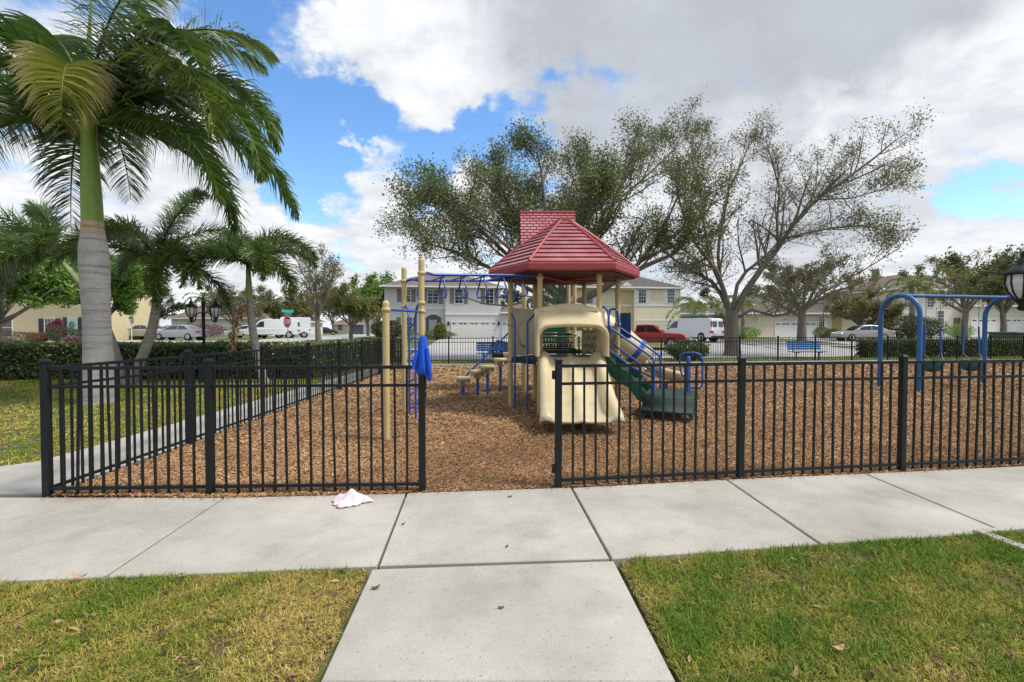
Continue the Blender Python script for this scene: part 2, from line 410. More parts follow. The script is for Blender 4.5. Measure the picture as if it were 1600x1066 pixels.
def chips(n):
    u = rng.rand(n * 2); y = 1 / (1 / 4.3 - u * (1 / 4.3 - 1 / 25.0))          # density falls with distance
    x = (rng.rand(n * 2) * 2 - 1) * (y * 1.1 + .4)
    k = inside(x, y, bed) & (x > FL(y) - .02); x, y = x[k][:n], y[k][:n]; n = len(x)
    ne = 620; ex = rng.uniform(back[1].x - 1.6, back[5].x + 1.2, ne); ey = np.interp(ex, [q.x for q in back], [q.y for q in back]) - np.abs(rng.normal(0, .035, ne)) - .004
    spill = np.concatenate([np.zeros(n), np.full(ne, 1.0)]); x = np.concatenate([x, ex]); y = np.concatenate([y, ey]); n = len(x)
    sc = np.clip(y / 6.5, .85, 3.0) * np.where(spill > 0, .55, 1)
    ln = rng.uniform(.018, .055, n) * sc; wd = rng.uniform(.006, .015, n) * sc; th = rng.uniform(.004, .010, n) * sc
    a = rng.rand(n) * 6.283; tilt = rng.normal(0, .28, n)
    dx, dy, dz = np.cos(a) * np.cos(tilt), np.sin(a) * np.cos(tilt), np.sin(tilt)
    px, py = -np.sin(a), np.cos(a)
    hump = .012 * (1 + gnoise(x, y, 1.1, 3)) + rng.rand(n) * .018
    hump = np.where(spill > 0, .0225, hump)
    c = np.stack([x, y, hump + .3 * np.abs(dz) * ln], 1)
    D = np.stack([dx, dy, dz], 1) * ln[:, None] / 2; P = np.stack([px, py, rng.normal(0, .35, n)], 1) * wd[:, None]
    Z = np.zeros((n, 3)); Z[:, 2] = th
    V = np.stack([c - D - P * .5, c - D * .9 + P * .6, c + D * .95 + P * .35 , c + D - P * .3 + 0 * Z, c - D * .45 + Z, c + D * .5 + Z], 1).reshape(-1, 3)
    base = (np.arange(n) * 6)[:, None]
    T = np.array([[0, 4, 1], [0, 3, 5], [0, 5, 4], [1, 4, 5], [1, 5, 2], [3, 2, 5]])
    Fc = (base[:, :, None] + T[None]).reshape(-1, 3)
    pal = np.array([(.48, .265, .12), (.56, .355, .19), (.40, .195, .088), (.25, .14, .075), (.70, .52, .34), (.54, .34, .18), (.33, .19, .10), (.48, .37, .26), (.13, .075, .05)])
    C = pal[rng.choice(len(pal), n, p=[.2, .16, .16, .1, .08, .12, .08, .06, .04])] * rng.uniform(.75, 1.2, (n, 1))
    fresh = np.exp(-((x - .2) ** 2 / 3.2 + (y - 6.2) ** 2 / 3.0))[:, None]       # worn path in the gate: redder, finer chips
    C = C * (1 - .5 * fresh) + np.array((.33, .165, .07)) * .5 * fresh * rng.uniform(.6, 1.3, (n, 1))
    C = C * np.clip(.93 + .16 * gnoise(x, y, .8, 12) + .14 * gnoise(x, y, 2.6, 13), .55, 1.25)[:, None] * np.array((.86, .83, .76))
    return V, Fc, np.repeat(C, 6, 0)
V, Fc, C = chips(150000)
o = np_mesh('bark_mulch', V, Fc, CHIP, C); tag(o, 'loose brown bark chips covering the play area', 'mulch', kind='stuff')

# ---- lawns and grass
def lawn(name, poly):
    b = MB(); b.add([(x, y, .0) for x, y in poly], [tuple(range(len(poly)))]); o = b.build(name, LAWN); o['kind'] = 'structure'; return o
fl2 = [(p.x, p.y - .012) for p in front]
P_left = [(-9, .2), (el.x + (pl - fl).x * 1.6 - .02, .2), (fl.x - .02, fl.y + .01), fl2[1], fl2[0]]
P_right = [(er.x + (pr - fr).x * 1.6 + .02, .2), (9, .2), (9, fl2[-1][1])] + [p for p in fl2[::-1] if p[0] > fr.x + .05 and p[0] < 9] + [(fr.x + .02, fr.y)]
P_side = [(-34, 3.6), (-7.0, 4.42), (-6.62, 4.5), (-5.48, 5.62), (-5.56, 14), (-5.66, 22), (-34, 14.5)]
lawn('lawn', P_left); lawn('lawn', P_right); lawn('lawn', P_side)
def blades(n, poly, box, ln, wd, green, seed, dens=None, lean=.9, segs=True, bright=1.0, bare=None):
    r = np.random.RandomState(seed)
    x = r.uniform(box[0], box[1], n); y = r.uniform(box[2], box[3], n)
    k = inside(x, y, poly) & (np.abs(x) < y * 1.13 + .35)
    x, y = x[k], y[k]; n = len(x)
    g = green + .34 * gnoise(x, y, 2.2, seed) + .34 * gnoise(x, y, 9.0, seed + 1) + r.normal(0, .26, n)
    thin = gnoise(x, y, 4.1, seed + 2) + .8 * gnoise(x, y, 13.0, seed + 5) + r.rand(n) * 1.5 > .0
    if bare is not None:                               # worn, browner strip along the path
        ed = np.abs(x - bare(y)); thin &= (r.rand(n) < .25 + ed / .16); g = g - .45 * np.exp(-(ed / .10) ** 2)
    x, y, g = x[thin], y[thin], g[thin]; n = len(x); g = np.clip(g, 0, 1)
    L_ = r.uniform(*ln, n) * (.75 + .6 * g); W_ = r.uniform(*wd, n)
    a = r.rand(n) * 6.283; le = np.abs(r.normal(lean, .35, n)); le = np.clip(le, .05, 1.45)
    d = np.stack([np.cos(a) * np.sin(le), np.sin(a) * np.sin(le), np.cos(le)], 1)
    s = np.stack([-np.sin(a), np.cos(a), r.normal(0, .2, n)], 1) * W_[:, None] / 2
    p = np.stack([x, y, r.uniform(-.002, .012, n)], 1)
    mid = p + d * L_[:, None] * .55; d2 = d.copy(); d2[:, 2] -= r.uniform(.2, .9, n); tip = mid + d2 * L_[:, None] * .45
    tip[:, 2] = np.maximum(tip[:, 2], .003)
    gr = np.array((.105, .215, .016)); st = np.array((.56, .42, .13)); ol = np.array((.30, .30, .040))
    gg = g[:, None]
    C = np.where(gg > .5, ol + (gr - ol) * (gg - .5) * 2, st + (ol - st) * gg * 2) * r.uniform(.5, 1.3, (n, 1)) * bright
    if segs:
        V = np.stack([p - s, p + s, mid - s * .8, mid + s * .8, tip], 1).reshape(-1, 3); T = np.array([[0, 1, 3], [0, 3, 2], [2, 3, 4]]); k = 5
    else:
        V = np.stack([p - s, p + s, tip], 1).reshape(-1, 3); T = np.array([[0, 1, 2]]); k = 3
    Fc = ((np.arange(n) * k)[:, None, None] + T[None]).reshape(-1, 3)
    return V, Fc, np.repeat(C, k, 0)
def grass(name, label, sets):
    Vs, Fs, Cs, o = [], [], [], 0
    for V, Fc, C in sets:
        Vs.append(V); Fs.append(Fc + o); Cs.append(C); o += len(V)
    ob = np_mesh(name, np.concatenate(Vs), np.concatenate(Fs), GRASS, np.concatenate(Cs)); tag(ob, label, 'grass', kind='stuff')
def edge_tufts(pts, n, seed, ln=(.04, .085)):          # greener, longer blades where the lawn meets concrete
    r = np.random.RandomState(seed); out = []
    for a, b in zip(pts[:-1], pts[1:]):
        t = r.rand(n); x = a[0] + (b[0] - a[0]) * t; y = a[1] + (b[1] - a[1]) * t
        keep = gnoise(x, y, 3.3, seed) > -.1
        x, y = x[keep], y[keep] - np.abs(r.normal(0, .025, keep.sum())) - .004; m = len(x)
        L_ = r.uniform(*ln, m); a_ = r.rand(m) * 6.283; le = np.abs(r.normal(.5, .3, m))
        d = np.stack([np.cos(a_) * np.sin(le), np.sin(a_) * np.sin(le), np.cos(le)], 1); s = np.stack([-np.sin(a_), np.cos(a_), 0 * a_], 1) * .0022
        p = np.stack([x, y, 0 * x], 1); mid = p + d * L_[:, None] * .6; d[:, 2] -= .6; tip = mid + d * L_[:, None] * .4
        V = np.stack([p - s, p + s, mid - s * .8, mid + s * .8, tip], 1).reshape(-1, 3)
        Fc = ((np.arange(m) * 5)[:, None, None] + np.array([[0, 1, 3], [0, 3, 2], [2, 3, 4]])[None]).reshape(-1, 3)
        C = np.array((.12, .22, .03)) * r.uniform(.6, 1.3, (m, 1)) + np.array((.05, .04, 0)) * r.rand(m, 1)
        out.append((V, Fc, np.repeat(C, 5, 0)))
    return out
grass('dry_grass', 'straw yellow and green grass left of the entrance path', [blades(125000, P_left, (-3.9, -.75, 1.75, 3.2), (.026, .075), (.0020, .0042), .36, 21, lean=1.1, bare=lambda y: fl.x + (pl.x - fl.x) * (fl.y - y) / (fl.y - pl.y))] + edge_tufts([fl2[1], fl2[2]], 420, 5))
grass('green_grass', 'greener short grass right of the entrance path', [blades(165000, P_right, (.6, 4.6, 1.75, 4.0), (.028, .078), (.0021, .0046), .72, 33, lean=.95, bare=lambda y: fr.x + (pr.x - fr.x) * (fr.y - y) / (fr.y - pr.y))] + edge_tufts([fl2[3], fl2[4], fl2[5]], 600, 6))
grass('side_grass', 'patchy yellow and green grass around the palms', [blades(150000, P_side, (-16.5, -5.4, 4.4, 15.0), (.05, .10), (.007, .014), .55, 41, lean=1.2, segs=False, bright=1.4)])
def litter(n, poly, box, seed):
    r = np.random.RandomState(seed); x = r.uniform(box[0], box[1], n); y = r.uniform(box[2], box[3], n); k = inside(x, y, poly); x, y = x[k], y[k]; n = len(x)
    a = r.rand(n) * 6.283; ln = r.uniform(.008, .035, n); wd = ln * r.uniform(.12, .45, n); z = r.uniform(.008, .03, n)
    d = np.stack([np.cos(a), np.sin(a), r.normal(0, .25, n)], 1) * ln[:, None]; s_ = np.stack([-np.sin(a), np.cos(a), r.normal(0, .3, n)], 1) * wd[:, None]; p = np.stack([x, y, z], 1); up = np.zeros((n, 3)); up[:, 2] = ln * .12
    V = np.stack([p - d, p + s_ + up, p + d, p - s_ + up], 1).reshape(-1, 3); pal = np.array([(.22, .12, .06), (.10, .06, .035), (.42, .27, .15), (.30, .17, .08), (.05, .035, .025)])
    return V, np.arange(n * 4).reshape(-1, 4), np.repeat(pal[r.choice(5, n)] * r.uniform(.7, 1.2, (n, 1)), 4, 0)
for pl_, bx_, n_l, sd_2, lb in ((P_left, (-3.9, -.75, 1.75, 3.2), 1500, 61, 'brown leaf bits scattered over the dry grass'), (P_right, (.6, 4.6, 1.75, 4.0), 1300, 62, 'brown leaf bits scattered over the greener grass')):
    V, Fc, C = litter(n_l, pl_, bx_, sd_2); tag(np_mesh('leaf_litter', V, Fc, CHIP, C), lb, 'leaf litter', kind='stuff')
P_ver = [(-4.6, FFY(-4.6) + .1), (32, FFY(32) + .1), (32, FFY(32) + 4), (-4.6, FFY(-4.6) + 4)]
grass('verge_blades', 'green grass strip between the far fence and the street', [blades(45000, P_ver, (-4.6, 30, 20.4, 29), (.06, .12), (.014, .025), .72, 51, lean=.8, segs=False)])

# ================================================================== FENCES
def unit_box(name, d, mat, c=(0, 0, 0), ch=0.0):
    b = MB(); b.box(c, d, 0, ch); me = bpy.data.meshes.new(name); me.from_pydata(b.v, [], b.f); me.materials.append(mat); return me
PICK = unit_box('picket', (.018, .018, 1.185), BLACK, (0, 0, .5925 + .012))
POST = unit_box('post', (.060, .060, 1.27), BLACK, (0, 0, .62), .003)
def cap_mesh():
    b = MB(); b.lathe([(.052, 0), (.052, .012), (.030, .034)], n=4, smooth=False)
    V = [Vector(v) for v in b.v]; b.v = [tuple(Matrix.Rotation(R(45), 3, 'Z') @ v) for v in V]
    me = bpy.data.meshes.new('post_cap'); me.from_pydata(b.v, [], b.f); me.materials.append(BLACK); return me
CAP = cap_mesh()
def fence(name, label, p0, posts, length, skip_first=0.0, group=None, tilt=0.0):
    """posts: distances along the run; rails and pickets between the first and last"""
    d = (p0[1] - p0[0]); rz = math.atan2(d.y, d.x)
    e = empty(name, (p0[0].x, p0[0].y, 0), rz, label, 'fence')
    for s in posts[1:] if skip_first else posts:
        o = link('post', POST, e); o.location = (s, 0, -.02); o.rotation_euler = (0, rnd.gauss(0, .004), 0); link('post_cap', CAP, o).location = (0, 0, 1.255)
    for a, b in zip(posts[:-1], posts[1:]):
        w = b - a - .06
        for z, h in ((1.185, .030), (1.015, .026), (.085, .026)):
            m = MB(); m.box(((a + b) / 2, 0, z), (w, .030, h)); m.build('rail', BLACK, e)
        n = int(round(w / .112)); g = w / n
        for i in range(n - 1 if n > 1 else 0):
            o = link('picket', PICK, e); o.location = (a + .03 + g * (i + 1), 0, 0); o.rotation_euler = (rnd.gauss(0, .006), rnd.gauss(0, .007), 0)
    return e
P2 = G(325, 777)
dl = lambda p: (p - NL0).length
near_l = fence('front_fence', 'black metal picket fence left of the gate opening, ending in a latch post', (NL0, NL1), [0, dl(P2), dl(NL1)], 0)
sp = [0.0]; tgt = [G(1153, 748.5), G(1408, 737.5)]
sp += [(t - NR0).length for t in tgt]; st_ = sp[2] - sp[1]
sp += [sp[2] + st_ * k for k in (1, 2, 3)]
near_r = fence('front_fence', 'black metal picket fence right of the gate opening, starting at a hinge post', (NR0, NR0 + nr_dir), sp, 0)
S0 = Vector((FL(4.45), 4.45, 0)); S0.x = NL0.x; S0.y = NL0.y; S1 = Vector((far_l[0], far_l[1], 0)); ls = (S1 - S0).length
n_ = 8
side_f = fence('side_fence', 'black metal picket fence running back beside the narrow walk', (S0, S1), [.0] + [ls * k / n_ for k in range(1, n_)] + [ls - .07], 0, skip_first=1)
far_f = fence('rear_fence', 'black metal picket fence along the street behind the playground', (S1, S1 + Vector((FD.x, FD.y, 0))), [1.89 * k for k in range(18)], 0)
# latch and hinges
b = MB(); b.box((dl(NL1) + .034, 0, 1.03), (.012, .05, .11), 0, .003); b.box((dl(NL1) + .034, -.012, .93), (.016, .03, .05)); b.build('latch', BLACK, near_l)
for z in (1.06, .16):
    b = MB(); b.lathe([(.012, 0), (.020, .008), (.020, .075), (.012, .085)], (-.045, -.005, z), 10); b.box((-.032, 0, z + .042), (.014, .045, .06)); b.build('hinge', BLACK, near_r)

# ================================================================== PLAY STRUCTURE
HC = Vector((1.03, 9.63, 0)); HR = 1.06
play = empty('play_structure', HC, 0, 'playground tower with red six-sided roof, cream slide and blue ladder bridge', 'play structure')
def pt(b, name, mat): return b.build(name, mat, play, world=True)
hexp = [HC + Vector((HR * math.cos(R(60 * k + 180)), HR * math.sin(R(60 * k + 180)), 0)) for k in range(6)]   # D E F G H I
Dp, Ep, Fp, Gp, Hp, Ip = hexp
def collar(b, p, z): b.lathe([(.052, 0), (.064, .012), (.064, .045), (.052, .057)], (p.x, p.y, z), 14)
def post(p, top, dome=False, collars=()):
    b = MB(); prof = [(.048, -.05), (.048, top - .05)]
    prof += [(.046, top - .02), (.032, top), (.004, top + .008)] if dome else [(.048, top)]
    b.lathe(prof, (p.x, p.y, 0), 14); o = pt(b, 'post', TAN)
    for z in collars:
        c = MB(); collar(c, p, z); c.build('collar', TAN, o, world=True)
for i, p in enumerate(hexp): post(p, 2.62, collars=(1.62, 2.44, .90) if i in (0, 1, 3) else (.90,))
A_, B_, C_ = Vector((-1.73, 6.68, 0)), Vector((-1.98, 8.95, 0)), Vector((-1.43, 7.7, 0))
post(A_, 1.93, True, (1.78,)); post(B_, 2.68, True, (2.40, 1.93)); post(C_, 2.66, True, (2.40, 1.93, 1.80))
T2 = Vector((.90, 12.3, 0)); t2 = [T2 + Vector((a * .6, c * .6, 0)) for a, c in ((-1, -1), (1, -1), (1, 1), (-1, 1))]
for p in t2: post(p, 3.62, collars=(1.4,))

# decks
def ring_poly(c, r, n=6, rot=180): return [(c.x + r * math.cos(R(360 / n * k + rot)), c.y + r * math.sin(R(360 / n * k + rot))) for k in range(n)]
b = MB(); b.prism(ring_poly(HC, HR - .02), .955, 1.0); dk = pt(b, 'deck', DECK)
b = MB(); q = ring_poly(HC, HR + .012); q2 = ring_poly(HC, HR - .05)
for i in range(6):
    j = (i + 1) % 6; b.prism([q[i], q[j], q2[j], q2[i]], .90, .953)
b.build('deck_rim', DECK, dk, world=True)
b = MB(); b.box((T2.x, T2.y, 1.43), (1.16, 1.16, .05)); pt(b, 'deck', DECK)
# steps between the decks
for k, (y, z) in enumerate(((10.72, 1.13), (11.02, 1.25), (11.32, 1.37))):
    b = MB(); b.box((.95, y, z), (.84, .30, .035), 0, .006)
    for x in np.arange(.60, 1.32, .07): b.box((x, y - .135, z - .055), (.045, .012, .055))
    b.box((.95, y - .10, z - .09), (.80, .02, .02)); pt(b, 'step', GREENP if k == 2 else DECK)
b = MB()
for x in (.52, 1.38): b.extr([(0, 0), (0, .02)], 0, .01) if False else b.prism([(x - .02, 10.58), (x + .02, 10.58), (x + .02, 11.62), (x - .02, 11.62)], 1.0, 1.12)
pt(b, 'step_stringer', DECK)
b = MB(); b.box((.9, 12.86, 1.75), (1.06, .03, .55), 0, .01); pt(b, 'guard_panel', GREENP)
b = MB()
for x in np.arange(.42, 1.4, .135): b.tube([(x, 12.9, 1.5), (x, 12.9, 2.75)], .014, 6)
b.tube([(.36, 12.9, 2.75), (1.44, 12.9, 2.75)], .018, 6); b.tube([(.36, 12.9, 2.35), (1.44, 12.9, 2.35)], .014, 6); pt(b, 'bar_panel', GREENP)

# six-sided roof: each face its own panel of overlapping boards
RR, ZE, ZT = 1.47, 2.70, 3.66; AP = .13
roof = MB(); cr = [(HC.x + RR * math.cos(R(60 * k + 180)), HC.y + RR * math.sin(R(60 * k + 180))) for k in range(6)]
ap = [(HC.x + AP * math.cos(R(60 * k + 180)), HC.y + AP * math.sin(R(60 * k + 180))) for k in range(6)]
roofp = None
for i in range(6):
    j = (i + 1) % 6; A0, A1 = Vector((*cr[i], ZE)), Vector((*cr[j], ZE)); B0, B1 = Vector((*ap[i], ZT)), Vector((*ap[j], ZT))
    nrm = (A1 - A0).cross(B0 - A0).normalized()
    if nrm.z < 0: nrm = -nrm
    b = MB(); nb = 11; dj = nrm * .004
    b.add([A0 + dj, A1 + dj, B1 + dj, B0 + dj], [(0, 1, 2, 3)]); pt(b, 'roof_underlay', M('dark_joint_red', (.12, .015, .02), rough=.6, var=.2)); b = MB()
    for k in range(nb):
        t0, t1 = k / nb, (k + .93) / nb
        bow0, bow1 = -.02 * math.sin(math.pi * t0), -.02 * math.sin(math.pi * min(1, t1))
        l0, r0, l1, r1 = A0.lerp(B0, t0), A1.lerp(B1, t0), A0.lerp(B0, min(1, t1)), A1.lerp(B1, min(1, t1))
        l0 = l0 + nrm * (.026 - bow0); r0 = r0 + nrm * (.026 - bow0); l1 = l1 + nrm * (.0 - bow1); r1 = r1 + nrm * (0 - bow1)
        dn = nrm * -.02
        V = [l0, r0, r1, l1, l0 + dn, r0 + dn, r1 + dn, l1 + dn]
        b.add(V, [(0, 1, 2, 3), (7, 6, 5, 4), (0, 4, 5, 1), (1, 5, 6, 2), (3, 2, 6, 7), (0, 3, 7, 4)])
    pt(b, 'roof_panel', RED)
    b = MB(); pts = [A0.lerp(B0, t) + Vector((0, 0, .018)) - Vector((math.cos(R(60 * i + 180)), math.sin(R(60 * i + 180)), 1.2)).normalized() * -.02 * math.sin(math.pi * t) for t in np.linspace(0, 1, 7)]
    b.tube(pts, .030, 8); pt(b, 'roof_rib', REDRIM)
    b = MB(); inn = lambda p, s: HC + (Vector((p[0], p[1], 0)) - HC) * s
    prof = [(1.0, 2.715), (1.018, 2.675), (1.012, 2.585), (.985, 2.555), (.955, 2.562), (.955, 2.68)]
    V = []
    for c in (cr[i], cr[j]):
        for s, z in prof: p = inn(c, s); V.append((p.x, p.y, z))
    b.add(V, [(k, (k + 1) % 6, 6 + (k + 1) % 6, 6 + k) for k in range(6)]); pt(b, 'roof_rim', REDRIM)
b = MB(); b.prism(ring_poly(HC, AP + .05), 3.60, 3.69); b.prism(ring_poly(HC, AP * .6), 3.69, 3.73); pt(b, 'roof_cap', REDRIM)
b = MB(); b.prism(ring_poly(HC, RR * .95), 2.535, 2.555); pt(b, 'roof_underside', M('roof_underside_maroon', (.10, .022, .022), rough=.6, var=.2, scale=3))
b = MB()
for i in range(3):
    p, q = hexp[i], hexp[i + 3]; b.tube([(p.x, p.y, 2.50), (q.x, q.y, 2.50)], .02, 6)
pt(b, 'roof_brace', REDRIM)
# gable roof of the rear tower, single shingles
gx0, gx1, gy, ge = .20, 1.58, .72, 3.42; rz_ = 4.48
for s in (-1, 1):
    e0 = Vector((0, T2.y + s * gy, ge)); e1 = Vector((0, T2.y, rz_)); up = (e1 - e0); nn = Vector((0, s * up.z, abs(up.y))).normalized()
    b = MB(); X0, X1 = Vector((gx0, 0, 0)), Vector((gx1, 0, 0)); dn = nn * -.03
    V = [e0 + X0, e0 + X1, e1 + X1, e1 + X0]; V += [v + dn for v in V]
    b.add(V, [(0, 1, 2, 3), (7, 6, 5, 4), (0, 4, 5, 1), (1, 5, 6, 2), (2, 6, 7, 3), (3, 7, 4, 0)]); gp = pt(b, 'gable_panel', M('dark_joint_red', (.12, .015, .02), rough=.6, var=.2))
    rows = 13
    sh = MB()
    for r_ in range(rows):
        t0, t1 = r_ / rows, (r_ + .83) / rows; off = .08 if r_ % 2 else 0
        x = gx0 + .01 - off
        while x < gx1 - .01:
            xa, xb = max(gx0 + .008, x + .011), min(gx1 - .008, x + .145)
            if xb - xa > .02:
                l0 = e0.lerp(e1, t0) + nn * .018; l1 = e0.lerp(e1, t1) + nn * .004
                V = [l0 + Vector((xa, 0, 0)), l0 + Vector((xb, 0, 0)), l1 + Vector((xb, 0, 0)), l1 + Vector((xa, 0, 0))]; V += [v - nn * .014 for v in V]
                sh.add(V, [(0, 1, 2, 3), (0, 4, 5, 1), (1, 5, 6, 2), (3, 7, 4, 0)])
            x += .156
    o = sh.build('shingles', RED, gp, world=True); o['kind'] = 'stuff'
b = MB(); b.tube([(gx0, T2.y, rz_ + .01), (gx1, T2.y, rz_ + .01)], .035, 8); pt(b, 'ridge_cap', REDRIM)
b = MB()
for x in (gx0 + .03, gx1 - .03): b.add([(x, T2.y - gy + .03, ge), (x, T2.y + gy - .03, ge), (x, T2.y, rz_ - .05)], [(0, 1, 2)])
pt(b, 'gable_end', REDRIM)

# cream slide, two lanes wide
xc0, xc1 = .985, 1.02
prof = [(8.70, 1.02), (8.58, 1.015), (8.45, .96), (8.25, .82), (8.0, .645), (7.75, .48), (7.5, .335), (7.3, .255), (7.1, .225), (6.98, .21), (6.93, .185)]
cs = [(-.56, .0), (-.55, .17), (-.50, .20), (-.455, .17), (-.41, .05), (-.36, .0), (-.10, -.005), (-.045, .03), (0, .07), (.045, .03), (.10, -.005), (.36, 0), (.41, .05), (.455, .17), (.50, .20), (.55, .17), (.56, .0)]
def loft_slide(prof, cs, xc, wid):
    V = []; n = len(cs)
    for i, (y, z) in enumerate(prof):
        t = i / (len(prof) - 1); w = wid(t); rise = min(1, .35 + 2.2 * t) * (1 if t < .7 else 1 - .8 * (t - .7) / .3)
        for x, h in cs: V.append((xc(t) + x * w, y - .3 * max(h, 0) * 0, z + h * rise))
    b = MB(); b.add(V, [(i * n + k, i * n + k + 1, (i + 1) * n + k + 1, (i + 1) * n + k) for i in range(len(prof) - 1) for k in range(n - 1)], True); return b
b = loft_slide(prof, cs, lambda t: 1.035 - .03 * t, lambda t: .93 + .12 * t)
o = pt(b, 'slide', CREAM); md = o.modifiers.new('thick', 'SOLIDIFY'); md.thickness = .035; md.offset = -1
b = MB(); b.tube([(1.02, 7.35, .26), (1.02, 7.35, -.05)], .045, 10); b.build('slide_foot', M('dark_steel', (.02, .02, .022), rough=.5), o, world=True)
# cream hood over the slide top
def arch(w, z0, z1, r, n=7, bow=.0):
    p = [(-w, z0)]
    for k in range(n + 1):
        a = math.pi - k * (math.pi / 2) / n; p.append((-w + r + r * math.cos(a), z1 - r + r * math.sin(a)))
    for k in range(1, 8): x = (-w + r) + (2 * (w - r)) * k / 8; p.append((x, z1 + bow * (1 - (x / (w - r)) ** 2)))
    for k in range(n + 1):
        a = math.pi / 2 - k * (math.pi / 2) / n; p.append((w - r + r * math.cos(a), z1 - r + r * math.sin(a)))
    p.append((w, z0)); return p
hx = HC.x - .01
def shell(y, arcs):
    return [(hx + x, y, z) for x, z in arcs]
secs = [(8.60, arch(.575, 1.10, 1.86, .08, bow=.06)), (8.56, arch(.585, 1.10, 1.80, .12, bow=.05)), (8.46, arch(.59, 1.09, 1.73, .17, bow=.03)), (8.34, arch(.60, 1.08, 1.67, .21, bow=.02)),
        (8.24, arch(.61, 1.08, 1.64, .22, bow=.015)), (8.20, arch(.62, 1.075, 1.645, .225, bow=.015)), (8.185, arch(.61, 1.085, 1.625, .22, bow=.012)), (8.19, arch(.565, 1.09, 1.585, .20, bow=.01)), (8.25, arch(.55, 1.09, 1.57, .20, bow=.01)), (8.60, arch(.52, 1.10, 1.60, .18, bow=.02))]
V = []; n = len(secs[0][1])
for y, a in secs: V += shell(y, a)
b = MB(); b.add(V, [(i * n + k, (i + 1) * n + k, (i + 1) * n + k + 1, i * n + k + 1) for i in range(len(secs) - 1) for k in range(n - 1)], True)
for k in (0, n - 1): b.add([V[i * n + k] for i in range(len(secs))], [tuple(range(len(secs)))])
hood = pt(b, 'slide_hood', CREAM)
outer = [(-.62, 1.08), (-.62, 1.90)] + [(-.62 + 1.24 * k / 10, 1.90 + .10 * math.sin(math.pi * k / 10)) for k in range(1, 10)] + [(.62, 1.90), (.62, 1.08), (.52, 1.08)] + [(x, z) for x, z in arch(.52, 1.10, 1.60, .18, bow=.02)[::-1]] + [(-.52, 1.08)]
b = MB(); b.extr([(hx + x, z) for x, z in outer][::-1], 8.60, 8.66); b.build('hood_panel', CREAM, hood, world=True)
b = MB(); b.extr([(hx + x, z) for x, z in [(-.5, 1.86), (.5, 1.86)] + [(.5 - 1.0 * k / 10, 1.90 + .065 * math.sin(math.pi * k / 10)) for k in range(0, 11)]][::-1], 8.575, 8.602); b.build('hood_trim', CREAM, hood, world=True)

# side panel with a bubble between posts D and I
def panel_between(p, q, z0, z1, th, mat, name, inset=.05):
    d = (q - p); L_ = d.length; d.normalize(); b = MB(); c = (p + q) / 2
    b.box((c.x, c.y, (z0 + z1) / 2), (L_ - 2 * inset, th, z1 - z0), math.atan2(d.y, d.x), .012); return pt(b, name, mat)
pan = panel_between(Dp, Ip, 1.02, 1.97, .05, CREAM, 'bubble_panel')
c = (Dp + Ip) / 2; nv = Vector((-(Ip - Dp).y, (Ip - Dp).x, 0)).normalized()
for s in (-1, 1):
    b = MB(); b.lathe([(.27, 0), (.27, .02), (.235, .03)], n=20); V = []
    for v in b.v:
        v = Vector(v); u = (Ip - Dp).normalized(); V.append(c + u * v.x + Vector((0, 0, v.y + 1.45)) + nv * (v.z + .024) * s)
    b.v = [tuple(v) for v in V]; b.build('bubble_ring', CREAM, pan, world=True)
panel_between(Gp, Hp, 1.02, 1.62, .05, CREAM, 'rock_panel')
b = MB(); u = (Hp - Gp).normalized(); nn = Vector((u.y, -u.x, 0))
for r_ in range(4):
    for k in range(5):
        p = Gp + u * (.14 + .19 * k + (.07 if r_ % 2 else 0)) + nn * .0 + Vector((0, 0, 1.09 + .145 * r_)); b.lathe([(.07, -.04), (.085, -.01), (.07, .035), (.03, .05)], (p.x - nn.x * .03, p.y - nn.y * .03, p.z), 7)
pt(b, 'rock_holds', M('rock_tan', (.50, .40, .24), rough=.7, var=.3, scale=8))['kind'] = 'stuff'
panel_between(Hp, Ip, 1.02, 1.10, .03, DECK, 'kick_plate')

# blue entry rails between D and E
u = (Ep - Dp).normalized(); out = Vector((u.y, -u.x, 0))
for s, sg in ((.26, -1), (.72, 1)):
    p = Dp + u * s + out * .05; e = Dp if sg < 0 else Ep
    b = MB(); b.tube([e + Vector((0, 0, 1.86)), e.lerp(p, .35) + Vector((0, 0, 1.84)), p + Vector((0, 0, 1.68)), p + Vector((0, 0, 1.58)), p + Vector((0, 0, .3)), p + Vector((0, 0, -.02))], .02, 8); pt(b, 'entry_rail', BLUE)

# ladder, chin bar and ladder bridge
u = (C_ - B_).normalized()
pr_ = [B_ + u * .42, B_ + u * .92]
for p, e, sg in ((pr_[0], B_, 1), (pr_[1], C_, -1)):
    b = MB(); b.tube([e + Vector((0, 0, 1.96)), e.lerp(p, .3) + Vector((0, 0, 1.98)), e.lerp(p, .75) + Vector((0, 0, 1.9)), p + Vector((0, 0, 1.72)), p + Vector((0, 0, 1.5)), p + Vector((0, 0, -.02))], .019, 8); pt(b, 'ladder_rail', BLUE)
for k in range(7):
    z = .18 + .235 * k; b = MB(); a_, c_ = pr_[0] + Vector((0, 0, z)), pr_[1] + Vector((0, 0, z))
    b.tube([a_, a_.lerp(c_, .35) + Vector((0, 0, .0)), a_.lerp(c_, .65) + Vector((0, 0, .05)), c_ + Vector((0, 0, .05))], .014, 6); pt(b, 'rung', BLUE)
b = MB(); b.tube([A_ + Vector((0, 0, 1.81)), C_ + Vector((0, 0, 1.82))], .017, 8); pt(b, 'chin_bar', BLUE)
r1a, r1b = C_ + Vector((0, 0, 2.42)), Ep + Vector((0, 0, 2.52)); r2a, r2b = B_ + Vector((0, 0, 2.42)), Dp + Vector((0, 0, 2.50))
